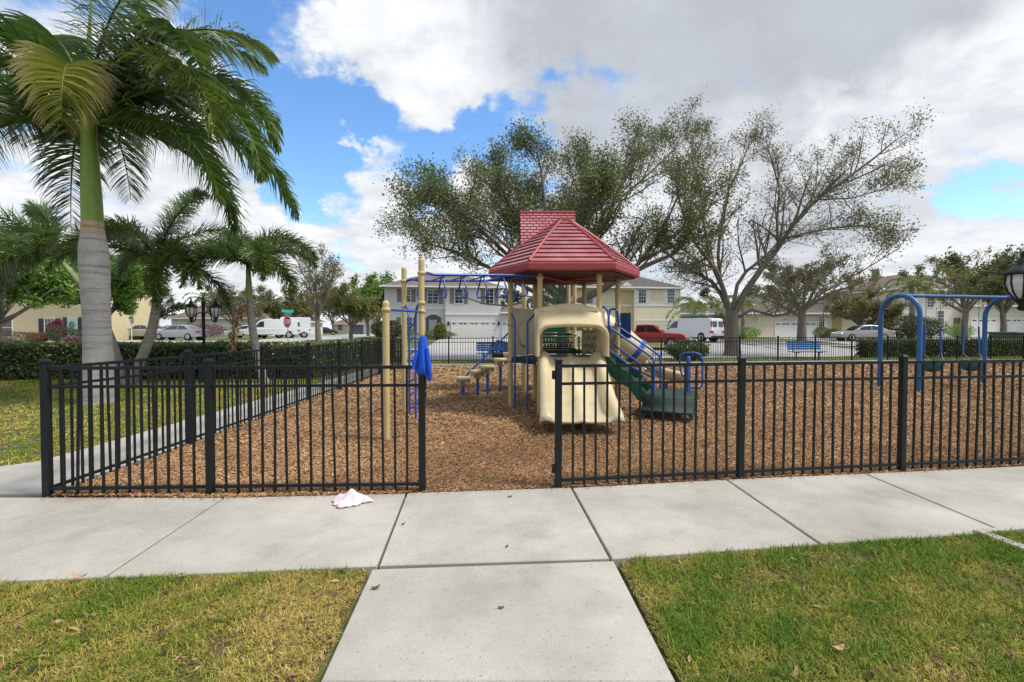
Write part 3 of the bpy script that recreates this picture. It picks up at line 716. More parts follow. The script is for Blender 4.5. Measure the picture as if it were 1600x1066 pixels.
for a_, c_ in ((r1a, r1b), (r2a, r2b)):
    b = MB(); o_ = ((r1a + r2a) / 2 - a_) * .22; o2 = ((r1b + r2b) / 2 - c_) * .22; d = (c_ - a_)
    b.tube([a_, a_ + o_ + d * .06 + Vector((0, 0, .03)), a_ + o_ + d * .12, a_ + o_ * 1.0 + d * .5, c_ + o2 - d * .10, c_ + o2 * .5 - d * .04, c_], .024, 8); pt(b, 'bridge_rail', BLUE)
for k in range(6):
    t = .05 + .172 * k; a_ = r1a.lerp(r1b, t); c_ = r2a.lerp(r2b, t); m_ = (a_ + c_) / 2; w = (c_ - a_).normalized()
    b = MB(); b.tube([a_.lerp(c_, .2), c_.lerp(a_, .2)], .016, 6)
    hw = .25; top = .05; z1 = Vector((0, 0, -.36)); z2 = Vector((0, 0, -.30)); ctr = m_ - w * .18
    b.tube([ctr - w * top, ctr - w * (hw * .8) + Vector((0, 0, -.22)), ctr - w * hw + z2, ctr - w * (hw - .05) + z1, ctr + w * (hw - .05) + z1, ctr + w * hw + z2, ctr + w * (hw * .8) + Vector((0, 0, -.22)), ctr + w * top], .015, 6); pt(b, 'hanging_handle', BLUE)

# stepping pods
for k, (px, py, top) in enumerate(((724, 619, .45), (746.5, 616.5, .58), (762, 617.5, .70), (782, 614, .85), (797, 612, .98))):
    p = G(px, py); b = MB(); b.tube([(p.x, p.y, -.03), (p.x, p.y, top - .2)], .036, 10); sp_ = pt(b, 'pod_post', BLUE)
    b = MB(); b.lathe([(.05, -.20), (.075, -.19), (.09, -.10), (.165, -.075), (.178, -.05), (.182, -.012), (.172, 0), (.10, .004)], (p.x, p.y, top), 18)
    for j in range(6): a = j * math.pi / 3; b.box((p.x + .11 * math.cos(a), p.y + .11 * math.sin(a), top - .115), (.10, .022, .08), a)
    b.build('pod', CREAM, sp_, world=True)
a_, c_ = at(727, 588, 11.75), at(797, 518, 11.9)
b = MB(); b.tube([a_ + Vector((-.1, 0, -.35)), a_, a_.lerp(c_, .5), c_, c_ + Vector((.25, -.05, .1))], .022, 8); pt(b, 'pod_handrail', BLUE)
b = MB(); b.tube([(a_.x - .1, a_.y, a_.z - .35), (a_.x - .1, a_.y, -.02)], .02, 8); pt(b, 'rail_leg', BLUE)

# transfer steps down to the right
M0 = (Fp + Gp) / 2; sd_ = Vector((math.cos(R(-24)), math.sin(R(-24)), 0)); sw = Vector((-sd_.y, sd_.x, 0)); rz = math.atan2(sd_.y, sd_.x)
for k, (s, z) in enumerate(((.20, .80), (.48, .60))):
    c = M0 + sd_ * s; b = MB(); b.box((c.x, c.y, z), (.34, .78, .04), rz, .008); b.box((c.x - sd_.x * .15, c.y - sd_.y * .15, z + .10), (.03, .74, .16), rz); pt(b, 'transfer_step', DECK)
for s in (-1, 1):
    b = MB(); w = sw * (.42 * s); P = []
    for t, z0, z1 in ((-.05, .80, 1.06), (.12, .72, 1.04), (.30, .58, .86), (.45, .52, .80), (.62, .30, .58), (.75, .27, .46)):
        for o_, z in ((-.025, z0), (.025, z0), (.025, z1), (-.025, z1)):
            q = M0 + sd_ * t + w + sw * o_; P.append((q.x, q.y, z))
    n = 6; Fc = [(i * 4 + k, i * 4 + (k + 1) % 4, i * 4 + 4 + (k + 1) % 4, i * 4 + 4 + k) for i in range(n - 1) for k in range(4)] + [(3, 2, 1, 0), (20, 21, 22, 23)]
    b.add(P, Fc); pt(b, 'step_side', GREENP)
c = M0 + sd_ * 1.12; b = MB(); b.box((c.x, c.y, .395), (.84, .88, .05), rz, .01); plat = pt(b, 'transfer_platform', DECK)
b = MB(); b.box((c.x, c.y, .355), (.86, .90, .03), rz); b.build('platform_rim', DECK, plat, world=True)
LS = M('green_step_plastic', (.026, .050, .036), rough=.8, var=.25, scale=5)
c2 = M0 + sd_ * 1.30 - sw * .62
b = MB(); prf = [(0, .385), (.05, .36), (.09, .27), (.14, .205), (.36, .175), (.40, .165)]; V = []
for t, z in prf:
    for w in (-.42, .40):
        q = M0 + sd_ * (1.14 + w) - sw * (.44 + t); V.append((q.x, q.y, z))
b.add(V, [(2 * i, 2 * i + 1, 2 * i + 3, 2 * i + 2) for i in range(len(prf) - 1)], True); o = pt(b, 'low_step', LS); md = o.modifiers.new('t', 'SOLIDIFY'); md.thickness = .03
for t in (-.42, .40):
    b = MB(); q0 = M0 + sd_ * (1.14 + t); V = []
    for d_, z in ((.44, .38), (.52, .30), (.58, .20), (.84, .16), (.84, .10), (.44, .10)):
        for e_ in (-.012, .012): q = q0 - sw * d_ + sd_ * e_; V.append((q.x, q.y, z))
    n = 6; b.add(V, [tuple(range(0, 12, 2)), tuple(range(11, 0, -2))] + [(2 * i, 2 * i + 1, 2 * ((i + 1) % n) + 1, 2 * ((i + 1) % n)) for i in range(n)]); pt(b, 'low_step_side', LS)
for s_, w_ in ((.80, -.40), (.80, .40), (1.48, .40), (1.48, -.36)):
    q = M0 + sd_ * s_ + sw * w_; b = MB(); b.tube([(q.x, q.y, -.03), (q.x, q.y, .36)], .03, 8); pt(b, 'platform_leg', BLUE)
# handrails of the steps
for s in (-1, 1):
    w = sw * (.44 * s)
    q = lambda t, z: M0 + sd_ * t + w + Vector((0, 0, z))
    b = MB(); b.tube([q(-.10, 1.05), q(-.10, 1.85), q(-.07, 1.93), q(.0, 1.95), q(.07, 1.90), q(.09, 1.80), q(.10, 1.62), q(.14, 1.56), q(.80, 1.10), q(.87, 1.04), q(.89, .96), q(.89, .42)], .021, 8); pt(b, 'handrail', BLUE)
    b = MB(); b.tube([q(.0, 1.30), q(.04, 1.22), q(.5, .88), q(.86, .72)], .019, 8); pt(b, 'handrail', BLUE)
b = MB(); p = Gp + sd_ * .12 + sw * .05; b.box((p.x, p.y, 1.62), (.26, .03, .50), rz, .006); pt(b, 'blue_panel', M('navy_panel', (.012, .05, .16), rough=.45, var=.2, scale=4))
q0 = M0 + sd_ * 1.40 + sw * .25
b = MB(); b.lathe([(.040, .0), (.040, 1.02), (.030, 1.05), (.004, 1.055)], (q0.x, q0.y, 0), 12); b.v = [(x, y, z) for x, y, z in b.v]; pt(b, 'grab_post', BLUE)
b = MB(); e_ = Vector((.96, -.28, 0)).normalized(); g = lambda t, z: q0 + e_ * t + Vector((0, 0, z))
b.tube([g(-.13, .78), g(-.15, .95), g(-.13, 1.08), g(-.05, 1.12), g(.12, 1.12), g(.21, 1.08), g(.24, .98), g(.24, .55), g(.20, .48), g(.04, .48)], .018, 8); b.tube([g(-.13, .78), g(-.10, .70), g(0, .68)], .018, 8); pt(b, 'grab_loop', BLUE)

# tan tube slide from the rear tower
path_ = [Vector(p) for p in ((1.50, 12.3, 1.88), (2.0, 12.3, 1.82), (2.55, 12.28, 1.50), (3.0, 12.26, 1.10), (3.35, 12.25, .82), (3.75, 12.25, .60), (4.15, 12.25, .48), (4.38, 12.25, .46))]
b = MB(); b.tube(path_[:5], [.36, .34, .32, .31, .31], 18, caps=False); o = pt(b, 'tube_slide', CREAM); md = o.modifiers.new('t', 'SOLIDIFY'); md.thickness = .03
b = MB(); V = []; n = 11
for i, p in enumerate(path_[4:]):
    for k in range(n):
        a = math.pi + math.pi * k / (n - 1); V.append((p.x, p.y + .31 * math.cos(a), p.z + .31 * math.sin(a) * (1 if i < 2 else .75)))
b.add(V, [(i * n + k, i * n + k + 1, (i + 1) * n + k + 1, (i + 1) * n + k) for i in range(3) for k in range(n - 1)], True); o = pt(b, 'chute', CREAM); md = o.modifiers.new('t', 'SOLIDIFY'); md.thickness = .03
b = MB(); t_ = (path_[4] - path_[3]).normalized(); p = path_[3].lerp(path_[4], .35); b.tube([p - t_ * .06, p + t_ * .06], .345, 18); pt(b, 'tube_collar', BLUE)
b = MB(); b.tube([(3.9, 12.25, .22), (3.9, 12.25, -.03)], .04, 8); pt(b, 'slide_leg', BLUE)

# ================================================================== SWING SET
s1, s2 = Vector((9.9, 13.07, 0)), Vector((10.10, 12.05, 0)); bd = Vector((3.52, .74, 0))
sw_root = empty('swing_set', (s1 + s2) / 2, 0, 'blue steel arch swing frame standing on the bark chips', 'swing set')
for k in (0, 1):
    a, c = s1 + bd * k, s2 + bd * k; u = (c - a); b = MB(); pts = [a + Vector((0, 0, -.03)), a + Vector((0, 0, 1.9))]; H = 2.42; r_ = u.length / 2; m_ = (a + c) / 2
    for j in range(1, 12):
        an = math.pi - math.pi * j / 12; pts.append(m_ + u.normalized() * r_ * math.cos(an) + Vector((0, 0, 1.9 + (H - 1.9) * math.sin(an))))
    pts += [c + Vector((0, 0, 1.9)), c + Vector((0, 0, -.03))]; b.tube(pts, .058, 12); b.build('arch', SWBLUE, sw_root, world=True)
b = MB(); m_ = (s1 + s2) / 2; b.tube([m_ + Vector((0, 0, 2.42)), m_ + bd + Vector((0, 0, 2.42))], .045, 12); b.build('top_beam', SWBLUE, sw_root, world=True)
SEAT = M('teal_seat_rubber', (.03, .12, .13), rough=.55, var=.3, scale=9); CHAIN = M('galvanised_chain', (.23, .24, .25), rough=.5, metal=.6)
for k, t in enumerate((.30, .66)):
    c = m_ + bd * t; u = bd.normalized(); rt = empty('swing', (c.x, c.y, .56), 0, ('teal bucket swing hanging nearer the first arch', 'teal bucket swing hanging nearer the far arch')[k], 'swing', 'swings on the blue frame')
    for s in (-1, 1):
        p = c + u * .23 * s; b = MB(); b.tube([p + Vector((0, 0, 2.40)), p + u * .02 * s + Vector((0, 0, 1.62))], .008, 5); b.build('chain', CHAIN, rt, world=True)
        b = MB(); b.tube([p + u * .02 * s + Vector((0, 0, 1.62)), p + u * .05 * s + Vector((0, 0, .92))], .022, 6); b.build('chain_sleeve', BLUE, rt, world=True)
        for q in (-1, 1):
            b = MB(); b.tube([p + u * .05 * s + Vector((0, 0, .92)), p - u * .02 * s + Vector((-u.y * .14 * q, u.x * .14 * q, .72))], .008, 5); b.build('seat_hanger', CHAIN, rt, world=True)
    b = MB(); b.lathe([(.06, -.17), (.15, -.14), (.20, -.05), (.215, .06), (.205, .14), (.19, .14), (.17, .0), (.10, -.10), (.01, -.12)], (c.x, c.y, .60), 18); b.build('bucket_seat', SEAT, rt, world=True)

# ================================================================== THINGS LEFT AT THE GATE
def jacket():
    p = NL1 + Vector((.012, -.01, 0)); r = random.Random(3); V = []; n = 28
    prof = [(1.482, .022, .022, 0), (1.462, .040, .036, 0), (1.42, .050, .046, -.002), (1.37, .050, .048, 0), (1.33, .060, .054, .002), (1.28, .074, .060, .004), (1.22, .080, .064, .006), (1.17, .086, .068, .010), (1.13, .082, .062, .016), (1.105, .060, .045, .022)]
    for i, (z, rx, ry, dx) in enumerate(prof):
        for k in range(n):
            a = 2 * math.pi * k / n; t = i / len(prof)
            f = 1 + t * (.17 * math.sin(4 * a + 1.2 + 2.2 * t) + .11 * math.sin(7 * a + .4 - 3 * t)) + .06 * math.sin(3 * a + 9 * t)
            hem = .020 * t * math.sin(3 * a + .9) + (.055 * t * t * max(0, math.cos(a)) * -1)
            V.append((p.x + dx + .84 * rx * f * math.cos(a), p.y + ry * f * math.sin(a), z + hem))
    b = MB(); b.add(V, [((i + 1) * n + k, (i + 1) * n + (k + 1) % n, i * n + (k + 1) % n, i * n + k) for i in range(len(prof) - 1) for k in range(n)] + [tuple(range(n - 1, -1, -1))], True)
    JM = M('blue_fleece', (.008, .085, .60), rough=.75, var=.3, scale=14, bump=.35, bscale=60)
    root = empty('jacket', (p.x, p.y, 1.10), 0, 'bright blue childs jacket hung over the latch post of the fence', 'jacket')
    o = b.build('jacket_body', JM, root, world=True); md = o.modifiers.new('s', 'SUBSURF'); md.levels = 1; md.render_levels = 2
    for sx, pts, rr in ((1, [(.045, -.03, 1.36), (.056, -.045, 1.28), (.068, -.05, 1.19), (.070, -.045, 1.125)], [.018, .022, .022, .018]), (-1, [(-.04, -.035, 1.34), (-.066, -.05, 1.26), (-.080, -.055, 1.17)], [.016, .02, .016])):
        b = MB(); b.tube([(p.x + x, p.y + y, z) for x, y, z in pts], rr, 12); o = b.build('sleeve', JM, root, world=True); o.modifiers.new('s', 'SUBSURF').levels = 1
jacket()
def towel():
    c = G(548, 790); n = 44; m = 30; V = []
    for j in range(m):
        for i in range(n):
            u, v = i / (n - 1) * 2 - 1, j / (m - 1) * 2 - 1; a = math.atan2(v, u); rad = math.hypot(u, v)
            edge = .86 + .14 * math.sin(3 * a + .5) + .09 * math.sin(7 * a + 1.9)
            k = max(abs(u), abs(v)); s = edge * (k / rad if rad > 1e-6 else 1)
            x, y = u * s * .19, v * s * .125; fall = max(0, 1 - k ** 2.6)
            ridge = (.5 + .5 * math.sin(17 * x + 21 * y + 1.1 + 1.6 * math.sin(14 * y))) * .6 + (.5 + .5 * math.sin(34 * x - 19 * y + 2.2 + 1.2 * math.sin(20 * x))) * .28 + (.5 + .5 * math.sin(60 * x + 35 * y)) * .12
            z = fall ** .7 * (.018 + .075 * ridge + .035 * math.exp(-((x - .03) ** 2 + (y - .03) ** 2) / .006)) + .004 + .008 * (1 - fall) * abs(math.sin(9 * a))
            V.append((x + .16 * y, y, z))
    b = MB(); b.add(V, [(j * n + i, j * n + i + 1, (j + 1) * n + i + 1, (j + 1) * n + i) for j in range(m - 1) for i in range(n - 1)], True)
    o = b.build('towel', M('pink_cloth', (.80, .60, .63), rough=.95, col2=(.84, .70, .71), scale=16, bump=.4, bscale=160)); o.location = (c.x, c.y, .021); o.rotation_euler = (0, 0, .15)
    md = o.modifiers.new('t', 'SOLIDIFY'); md.thickness = .004; o.modifiers.new('s', 'SUBSURF').render_levels = 1
    tag(o, 'crumpled pale pink cloth dropped on the sidewalk by the fence', 'cloth')
towel()
def leaves():
    LM = M('dead_leaf', (.16, .085, .04), rough=.8, var=.4, scale=20)
    spots = [((587, 920), .050, 'dark curled leaf on the entrance path near the dry grass', .6), ((783, 951), .030, 'small round dark leaf in the middle of the entrance path', 0), ((792, 855), .030, 'brown leaf on the wide slab before the gate opening', 1.2),
             ((797, 777), .040, 'dark flat leaf at the edge of the mulch in the gate opening', .3), ((630, 820), .030, 'tan leaf scrap lying beside a sidewalk joint', .9), ((1310, 1022), .06, 'tan dry leaf lying in the greener grass', .2), ((125, 908), .085, 'pale orange leaf where sidewalk meets dry grass', .1), ((255, 998), .05, 'red brown leaf lying in the dry grass', 1.0), ((1365, 1060), .05, 'rust coloured leaf low in the greener grass', .4)]
    for (px, py), s, lab, rz in spots:
        p = G(px, py, .022); g = py > 900 and (px < 500 or px > 1060); z = .045 if g else .0235
        b = MB(); n = 7; V = []
        for i in range(n):
            t = i / (n - 1); w = math.sin(math.pi * (.06 + .9 * t)) * s * .26
            for q in (-1, 0, 1): V.append(((t - .5) * s, q * w, .006 * abs(q) + .012 * (t - .5) ** 2 * 4 * s / .05))
        b.add(V, [(i * 3 + k, i * 3 + 3 + k, i * 3 + 4 + k, i * 3 + 1 + k) for i in range(n - 1) for k in (0, 1)], True)
        pale = s > .055
        o = b.build('fallen_leaf', M('tan_leaf', (.52, .33, .17), rough=.8, var=.3, scale=20) if pale else LM); o.location = (p.x, p.y, z); o.rotation_euler = (0, 0, rz)
        o.modifiers.new('t', 'SOLIDIFY').thickness = .0015; tag(o, lab, 'leaf', 'fallen leaves')
leaves()
# concrete drain frame at the sidewalk's edge
c = G(1590, 846); e = empty('drain_box', (c.x + .15, c.y, 0), R(9), 'concrete drain frame with dark opening set beside the sidewalk', 'drain')
b = MB()
for x, y, w, d_ in ((-.30, 0, .08, .36), (.30, 0, .08, .36), (0, .16, .52, .05), (0, -.16, .52, .05)): b.box((x, y, .012), (w, d_, .05), 0, .006)
b.build('frame', CONC, e); b = MB(); b.box((0, 0, .004), (.52, .27, .012)); b.build('opening', M('drain_dark', (.012, .012, .012), rough=.9), e)

# ================================================================== PALMS
def trunk_mat(name, c1, c2, ring):
    m = M(name, c1, rough=.85, col2=c2, scale=3.0, stretch=(1, 1, 1), fine=.12, fscale=30)
    nt = m.node_tree; N = nt.nodes; L = nt.links; b = N['Principled BSDF']
    tc = N.new('ShaderNodeTexCoord'); mp = N.new('ShaderNodeMapping'); mp.inputs['Scale'].default_value = (.5, .5, ring); L.new(tc.outputs['Object'], mp.inputs[0])
    t = N.new('ShaderNodeTexNoise'); t.inputs['Scale'].default_value = 1.0; t.inputs['Detail'].default_value = 5; t.inputs['Roughness'].default_value = .7; L.new(mp.outputs[0], t.inputs['Vector'])
    mr = N.new('ShaderNodeMapRange'); L.new(t.outputs['Fac'], mr.inputs['Value']); mr.inputs['From Min'].default_value = .36; mr.inputs['From Max'].default_value = .5; mr.inputs['To Min'].default_value = .55
    old = b.inputs['Base Color'].links[0].from_socket
    vm = N.new('ShaderNodeVectorMath'); vm.operation = 'SCALE'; L.new(old, vm.inputs[0]); L.new(mr.outputs[0], vm.inputs['Scale']); L.new(vm.outputs[0], b.inputs['Base Color'])
    bp = N.new('ShaderNodeBump'); bp.inputs['Strength'].default_value = .5; bp.inputs['Distance'].default_value = .03; L.new(t.outputs['Fac'], bp.inputs['Height']); L.new(bp.outputs[0], b.inputs['Normal'])
    return m
PTRUNK = trunk_mat('royal_palm_trunk', (.46, .43, .40), (.36, .33, .30), 9.0)
PBAND = trunk_mat('palm_leaf_scar', (.52, .39, .26), (.44, .31, .19), 14.0)
FTRUNK = trunk_mat('foxtail_trunk', (.36, .33, .29), (.25, .22, .19), 11.0)
SHAFT = M('palm_crownshaft', (.22, .33, .035), rough=.4, col2=(.15, .26, .035), scale=2.2, spec=.4, stretch=(3, 3, .35), fine=.08, fscale=14)
SHAFT2 = M('foxtail_shaft', (.26, .30, .11), rough=.5, col2=(.20, .24, .09), scale=3, stretch=(2, 2, .4))
RACH = M('frond_stem', (.15, .22, .05), rough=.5, var=.3, scale=4)
DEADM = leafmat('dead_frond', .2, .7, .0)

def bent_lathe(prof, line, n=20):
    """profile (r, z) carried along a centre line x(z), y(z)"""
    b = MB(); V = []
    for r, z in prof:
        x, y = line(z)
        for k in range(n): a = 2 * math.pi * k / n; V.append((x + r * math.cos(a), y + r * math.sin(a), z))
    m = len(prof); b.add(V, [(i * n + k, i * n + (k + 1) % n, (i + 1) * n + (k + 1) % n, (i + 1) * n + k) for i in range(m - 1) for k in range(n)], True)
    b.add(V[-n:], [tuple(range(n))]); return b
def dens(prof, k=6):
    out = []
    for (r0, z0), (r1, z1) in zip(prof[:-1], prof[1:]):
        for i in range(k):
            t = i / k; s = t * t * (3 - 2 * t); out.append((r0 + (r1 - r0) * (.5 * t + .5 * s), z0 + (z1 - z0) * t))
    return out + [prof[-1]]

def frond(root, start, az, e0, e1, L_, leaf, wid, pairs, cols, seed, style='royal', name='frond', sidebend=0.0, mat=None, pw=1.25, base=.10):
    """an arching stem with leaflets; style royal: two drooping ranks, foxtail: leaflets all round"""
    r = np.random.RandomState(seed); S = 22; pts = [Vector(start)]; el, a = R(e0), R(az); ds = L_ / S
    for i in range(S):
        t = (i + 1) / S; el = R(e0 + (e1 - e0) * t ** pw); a = R(az + sidebend * t)
        pts.append(pts[-1] + Vector((math.cos(el) * math.cos(a), math.cos(el) * math.sin(a), math.sin(el))) * ds)
    b = MB(); b.tube(pts, [.032 * (1 - .9 * i / S) * (L_ / 4) + .003 for i in range(S + 1)], 6)
    P = np.array([tuple(p) for p in pts]); T = np.gradient(P, axis=0); T /= np.linalg.norm(T, axis=1)[:, None]
    n = pairs * 2; t = base + (1 - base) * (np.arange(n) // 2 + r.rand(n) * .8) / pairs; t = np.clip(t, 0, .995)
    f = t * S; i0 = f.astype(int); fr = (f - i0)[:, None]
    p = P[i0] * (1 - fr) + P[np.minimum(i0 + 1, S)] * fr; tg = T[i0]
    side = np.cross(tg, np.array((0, 0, 1.0))); sn = np.linalg.norm(side, axis=1); bad = sn < .15
    side[bad] = (-math.sin(R(az)), math.cos(R(az)), 0); side /= np.linalg.norm(side, axis=1)[:, None]
    up = np.cross(side, tg); sg = np.where(np.arange(n) % 2 == 0, 1.0, -1.0)[:, None]
    ll = leaf * np.sin(math.pi * np.clip(.12 + .86 * t, 0, 1)) ** .55 * r.uniform(.85, 1.1, n); ll = np.maximum(ll, leaf * .25)
    if style == 'royal':
        tilt = r.uniform(-.5, .6, n)[:, None]
        d = side * sg + up * tilt + tg * (.30 + .6 * t[:, None]); g = .38
    else:
        an = r.uniform(0, 6.283, n)[:, None]
        d = side * np.cos(an) + up * np.sin(an) + tg * r.uniform(.35, .9, n)[:, None]; g = .22
    d /= np.linalg.norm(d, axis=1)[:, None]
    w = np.cross(d, tg); w /= np.maximum(np.linalg.norm(w, axis=1), 1e-3)[:, None]; w = w * (wid * r.uniform(.8, 1.15, n))[:, None] / 2
    q = [p]; dd = d.copy(); K = 4
    for k in range(K):
        q.append(q[-1] + dd * (ll / K)[:, None]); dd = dd + np.array((0, 0, -1.0)) * g * (.45 + .3 * k) * r.uniform(.7, 1.3, n)[:, None]; dd /= np.linalg.norm(dd, axis=1)[:, None]
    V = np.stack([q[0] - w * .5, q[0] + w * .5, q[1] - w, q[1] + w, q[2] - w * .95, q[2] + w * .95, q[3] - w * .65, q[3] + w * .65, q[4] - w * .1, q[4] + w * .1], 1).reshape(-1, 3)
    Fc = ((np.arange(n) * 10)[:, None, None] + np.array([[0, 1, 3, 2], [2, 3, 5, 4], [4, 5, 7, 6], [6, 7, 9, 8]])[None]).reshape(-1, 4)
    c0, c1 = np.array(cols[0]), np.array(cols[1]); C = c0 + (c1 - c0) * r.rand(n, 1); C *= r.uniform(.75, 1.2, (n, 1))
    C = np.repeat(C, 10, 0).reshape(n, 10, 3)
    if len(cols) > 2: C[:, 6:, :] = C[:, 6:, :] * .3 + np.array(cols[2]) * .7
    loc = np.array(root.location)
    o = np_mesh(name, V - loc, Fc, mat or FROND, C.reshape(-1, 3), root, True)
    b.build('stem', RACH if mat is None else M('dead_stem', (.20, .12, .06), rough=.9), o, world=True)
    return o

# the royal palm on the lawn
RPX, RPY = -8.70, 10.25
royal = empty('royal_palm', (RPX, RPY, 0), 0, 'tall royal palm with swollen grey trunk and bright green crownshaft', 'palm tree')
lean = lambda z: (-.025 * z, .0)
b = bent_lathe(dens([(.345, -.05), (.315, .12), (.275, .6), (.245, 1.3), (.238, 1.8), (.252, 2.4), (.264, 2.9), (.252, 3.25), (.212, 3.52)]), lean, 28); b.build('trunk', PTRUNK, royal)
b = bent_lathe(dens([(.212, 3.522), (.198, 3.66), (.192, 3.80)]), lean, 28); b.build('leaf_scar_band', PBAND, royal)
b = bent_lathe(dens([(.190, 3.802), (.187, 4.1), (.168, 4.8), (.142, 5.5), (.128, 5.95), (.10, 6.25)]), lean, 28); b.build('crownshaft', SHAFT, royal)
GC = [(.068, .145, .030), (.15, .235, .045)]; GC2 = [(.11, .19, .032), (.23, .30, .05)]; YC = [(.30, .36, .05), (.50, .50, .12), (.60, .48, .24)]
cx_, cy_ = RPX - .15, RPY
spec_ = [(-4, 34, -80, 5.0, GC), (12, 58, -78, 4.6, GC), (-22, 50, -85, 4.3, GC2), (28, 26, -75, 4.8, GC), (55, 50, -70, 4.4, GC), (85, 62, -60, 4.3, GC), (120, 40, -75, 4.4, GC), (150, 62, -70, 4.5, GC), (172, 34, -82, 4.6, GC), (192, 55, -80, 4.4, GC), (212, 30, -85, 4.2, GC), (330, 78, -30, 4.0, GC), (20, 76, -35, 4.2, GC), (160, 80, -20, 4.0, GC), (-8, 14, -80, 3.6, GC), (184, 12, -82, 3.7, GC), (70, 20, -80, 4.2, GC), (140, 15, -80, 4.0, GC), (2, 68, -40, 4.6, GC2), (38, 64, -55, 4.4, GC), (344, 64, -62, 4.2, GC), (205, 68, -50, 4.2, GC)]
for k, (az, e0, e1, L_, cc) in enumerate(spec_):
    a = R(az); frond(royal, (cx_ + .10 * math.cos(a), cy_ + .10 * math.sin(a), 5.80 + .35 * (e0 / 90)), az, e0, e1, L_, 1.0, .050, 140, cc, 100 + k, sidebend=rnd.uniform(-16, 16))
frond(royal, (cx_ - .02, cy_ - .08, 6.05), 302, 82, -105, 3.0, .95, .040, 140, YC, 140, name='young_frond', pw=.8, base=.25)
b = MB(); b.tube([(cx_, cy_, 6.1), (cx_ + .1, cy_ - .05, 7.6), (cx_ + .28, cy_ - .1, 9.1)], [.05, .035, .008], 8); b.build('spear_leaf', SHAFT, royal, world=True)
b = MB(); b.tube([(cx_ + .27, cy_ - .1, 5.75), (cx_ + .29, cy_ - .12, 4.6), (cx_ + .28, cy_ - .12, 3.7)], .008, 5); b.build('dry_stalk', M('dry_stalk', (.22, .17, .11), rough=.9), royal, world=True)

FG = [(.068, .145, .038), (.165, .245, .065)]; FG2 = [(.08, .15, .033), (.19, .255, .065)]
def foxtail(label, base, top, r0, shaft, fronds, seed, bow, gro='foxtail palms by the hedge'):
    e = empty('foxtail_palm', base, 0, label, 'palm tree', gro); base = Vector(base); top = Vector(top); h = top.z
    line = lambda z: ((top.x - base.x) * (z / h) + bow[0] * math.sin(math.pi * z / h), (top.y - base.y) * (z / h) + bow[1] * math.sin(math.pi * z / h))
    z1 = h - shaft
    b = bent_lathe(dens([(r0 * 1.55, -.05), (r0 * 1.3, .15), (r0 * 1.1, h * .25), (r0, z1 * .7), (r0 * .85, z1)], 5), line, 16); b.build('trunk', FTRUNK, e)
    b = bent_lathe(dens([(r0 * .86, z1 + .002), (r0 * .80, z1 + shaft * .4), (r0 * .55, h), (r0 * .3, h + .2)], 4), line, 14); b.build('crownshaft', SHAFT2, e)
    for k, (az, e0, e1, L_, cc) in enumerate(fronds):
        frond(e, (top.x, top.y, top.z + .05), az, e0, e1, L_ * 1.15, .50, .034, 180, cc, seed + k, 'foxtail', sidebend=rnd.uniform(-12, 12))
    return e
fx = at(201, 560, 13.8); tp = at(243, 412, 13.9)
foxtail('foxtail palm with curved grey trunk and bushy crown beside the lamp', (fx.x, 13.8, 0), tp, .125, .85,
        [(0, 40, -60, 2.7, FG), (-30, 25, -75, 2.3, FG2), (35, 60, -30, 2.6, FG), (75, 74, 40, 2.5, FG2), (110, 50, -50, 2.5, FG), (150, 36, -55, 2.6, FG), (185, 48, -45, 2.6, FG), (225, 35, -65, 2.3, FG2), (270, 60, -60, 2.2, FG2), (310, 5, -88, 2.2, FG2), (20, 5, -80, 2.1, FG2), (340, 66, 0, 2.6, FG)], 200, (.24, .1))
fx = at(190, 566, 14.0); tp = at(92, 402, 14.2)
foxtail('foxtail palm half hidden by the royal palm, trunk leaning left', (fx.x, 14.0, 0), tp, .115, .8,
        [(165, 50, -50, 3.0, FG), (185, 30, -70, 3.0, FG), (200, 58, -45, 3.0, FG), (176, 8, -80, 2.6, FG2), (215, 12, -85, 2.6, FG2), (150, 66, -10, 2.9, FG), (230, 30, -75, 2.4, FG2), (250, 5, -88, 2.2, FG2), (20, 55, -40, 2.4, FG), (80, 60, -30, 2.5, FG), (120, 40, -60, 2.6, FG), (300, 40, -70, 2.2, FG2), (190, 8, -80, 2.6, FG2)], 230, (.35, 0))
fx = at(412, 560, 14.2); tp = at(388, 418, 14.2)
fp3 = foxtail('slim foxtail palm with a dead brown frond hanging down its trunk', (fx.x, 14.2, 0), tp, .105, .9,
        [(5, 58, -55, 2.1, FG2), (30, 50, -50, 1.9, FG), (165, 55, -60, 2.1, FG), (190, 44, -65, 2.0, FG), (135, 66, -20, 2.0, FG), (60, 70, -20, 1.9, FG), (230, 30, -85, 1.9, FG2), (315, 45, -80, 1.9, FG2), (345, 20, -85, 1.8, FG2), (100, 40, -60, 1.9, FG)], 260, (-.12, 0))
DC = [(.20, .12, .055), (.34, .22, .10)]
frond(fp3, (tp.x + .06, tp.y - .12, tp.z - .95), 215, -62, -88, 1.7, .26, .03, 120, DC, 291, 'foxtail', 'dead_frond', mat=DEADM)
fx = at(318, 540, 62); fxz = gh(0, 62)
far_p = [(k * 40 + 7, 45 - (k % 3) * 22, -70, 2.6, FG2) for k in range(9)]
def small_palm(label, px, Y, top_py, r0, L_, cc, seed, leaf=.5):
    p = at(px, 520, Y); z0 = gh(p.x, Y); t = at(px, top_py, Y); e = empty('far_palm', (p.x, Y, z0), 0, label, 'palm tree', 'palms by the houses')
    b = MB(); b.tube([(p.x, Y, z0 - .1), (p.x + .1, Y, (z0 + t.z) / 2), (t.x, Y, t.z)], [r0 * 1.3, r0, r0 * .8], 9); b.build('trunk', FTRUNK, e, world=True)
    for k in range(11):
        frond(e, (t.x, Y, t.z), k * 33 + 10, (55, 20, -8)[k % 3], -75, L_, leaf, .07, 26, cc, seed + k)
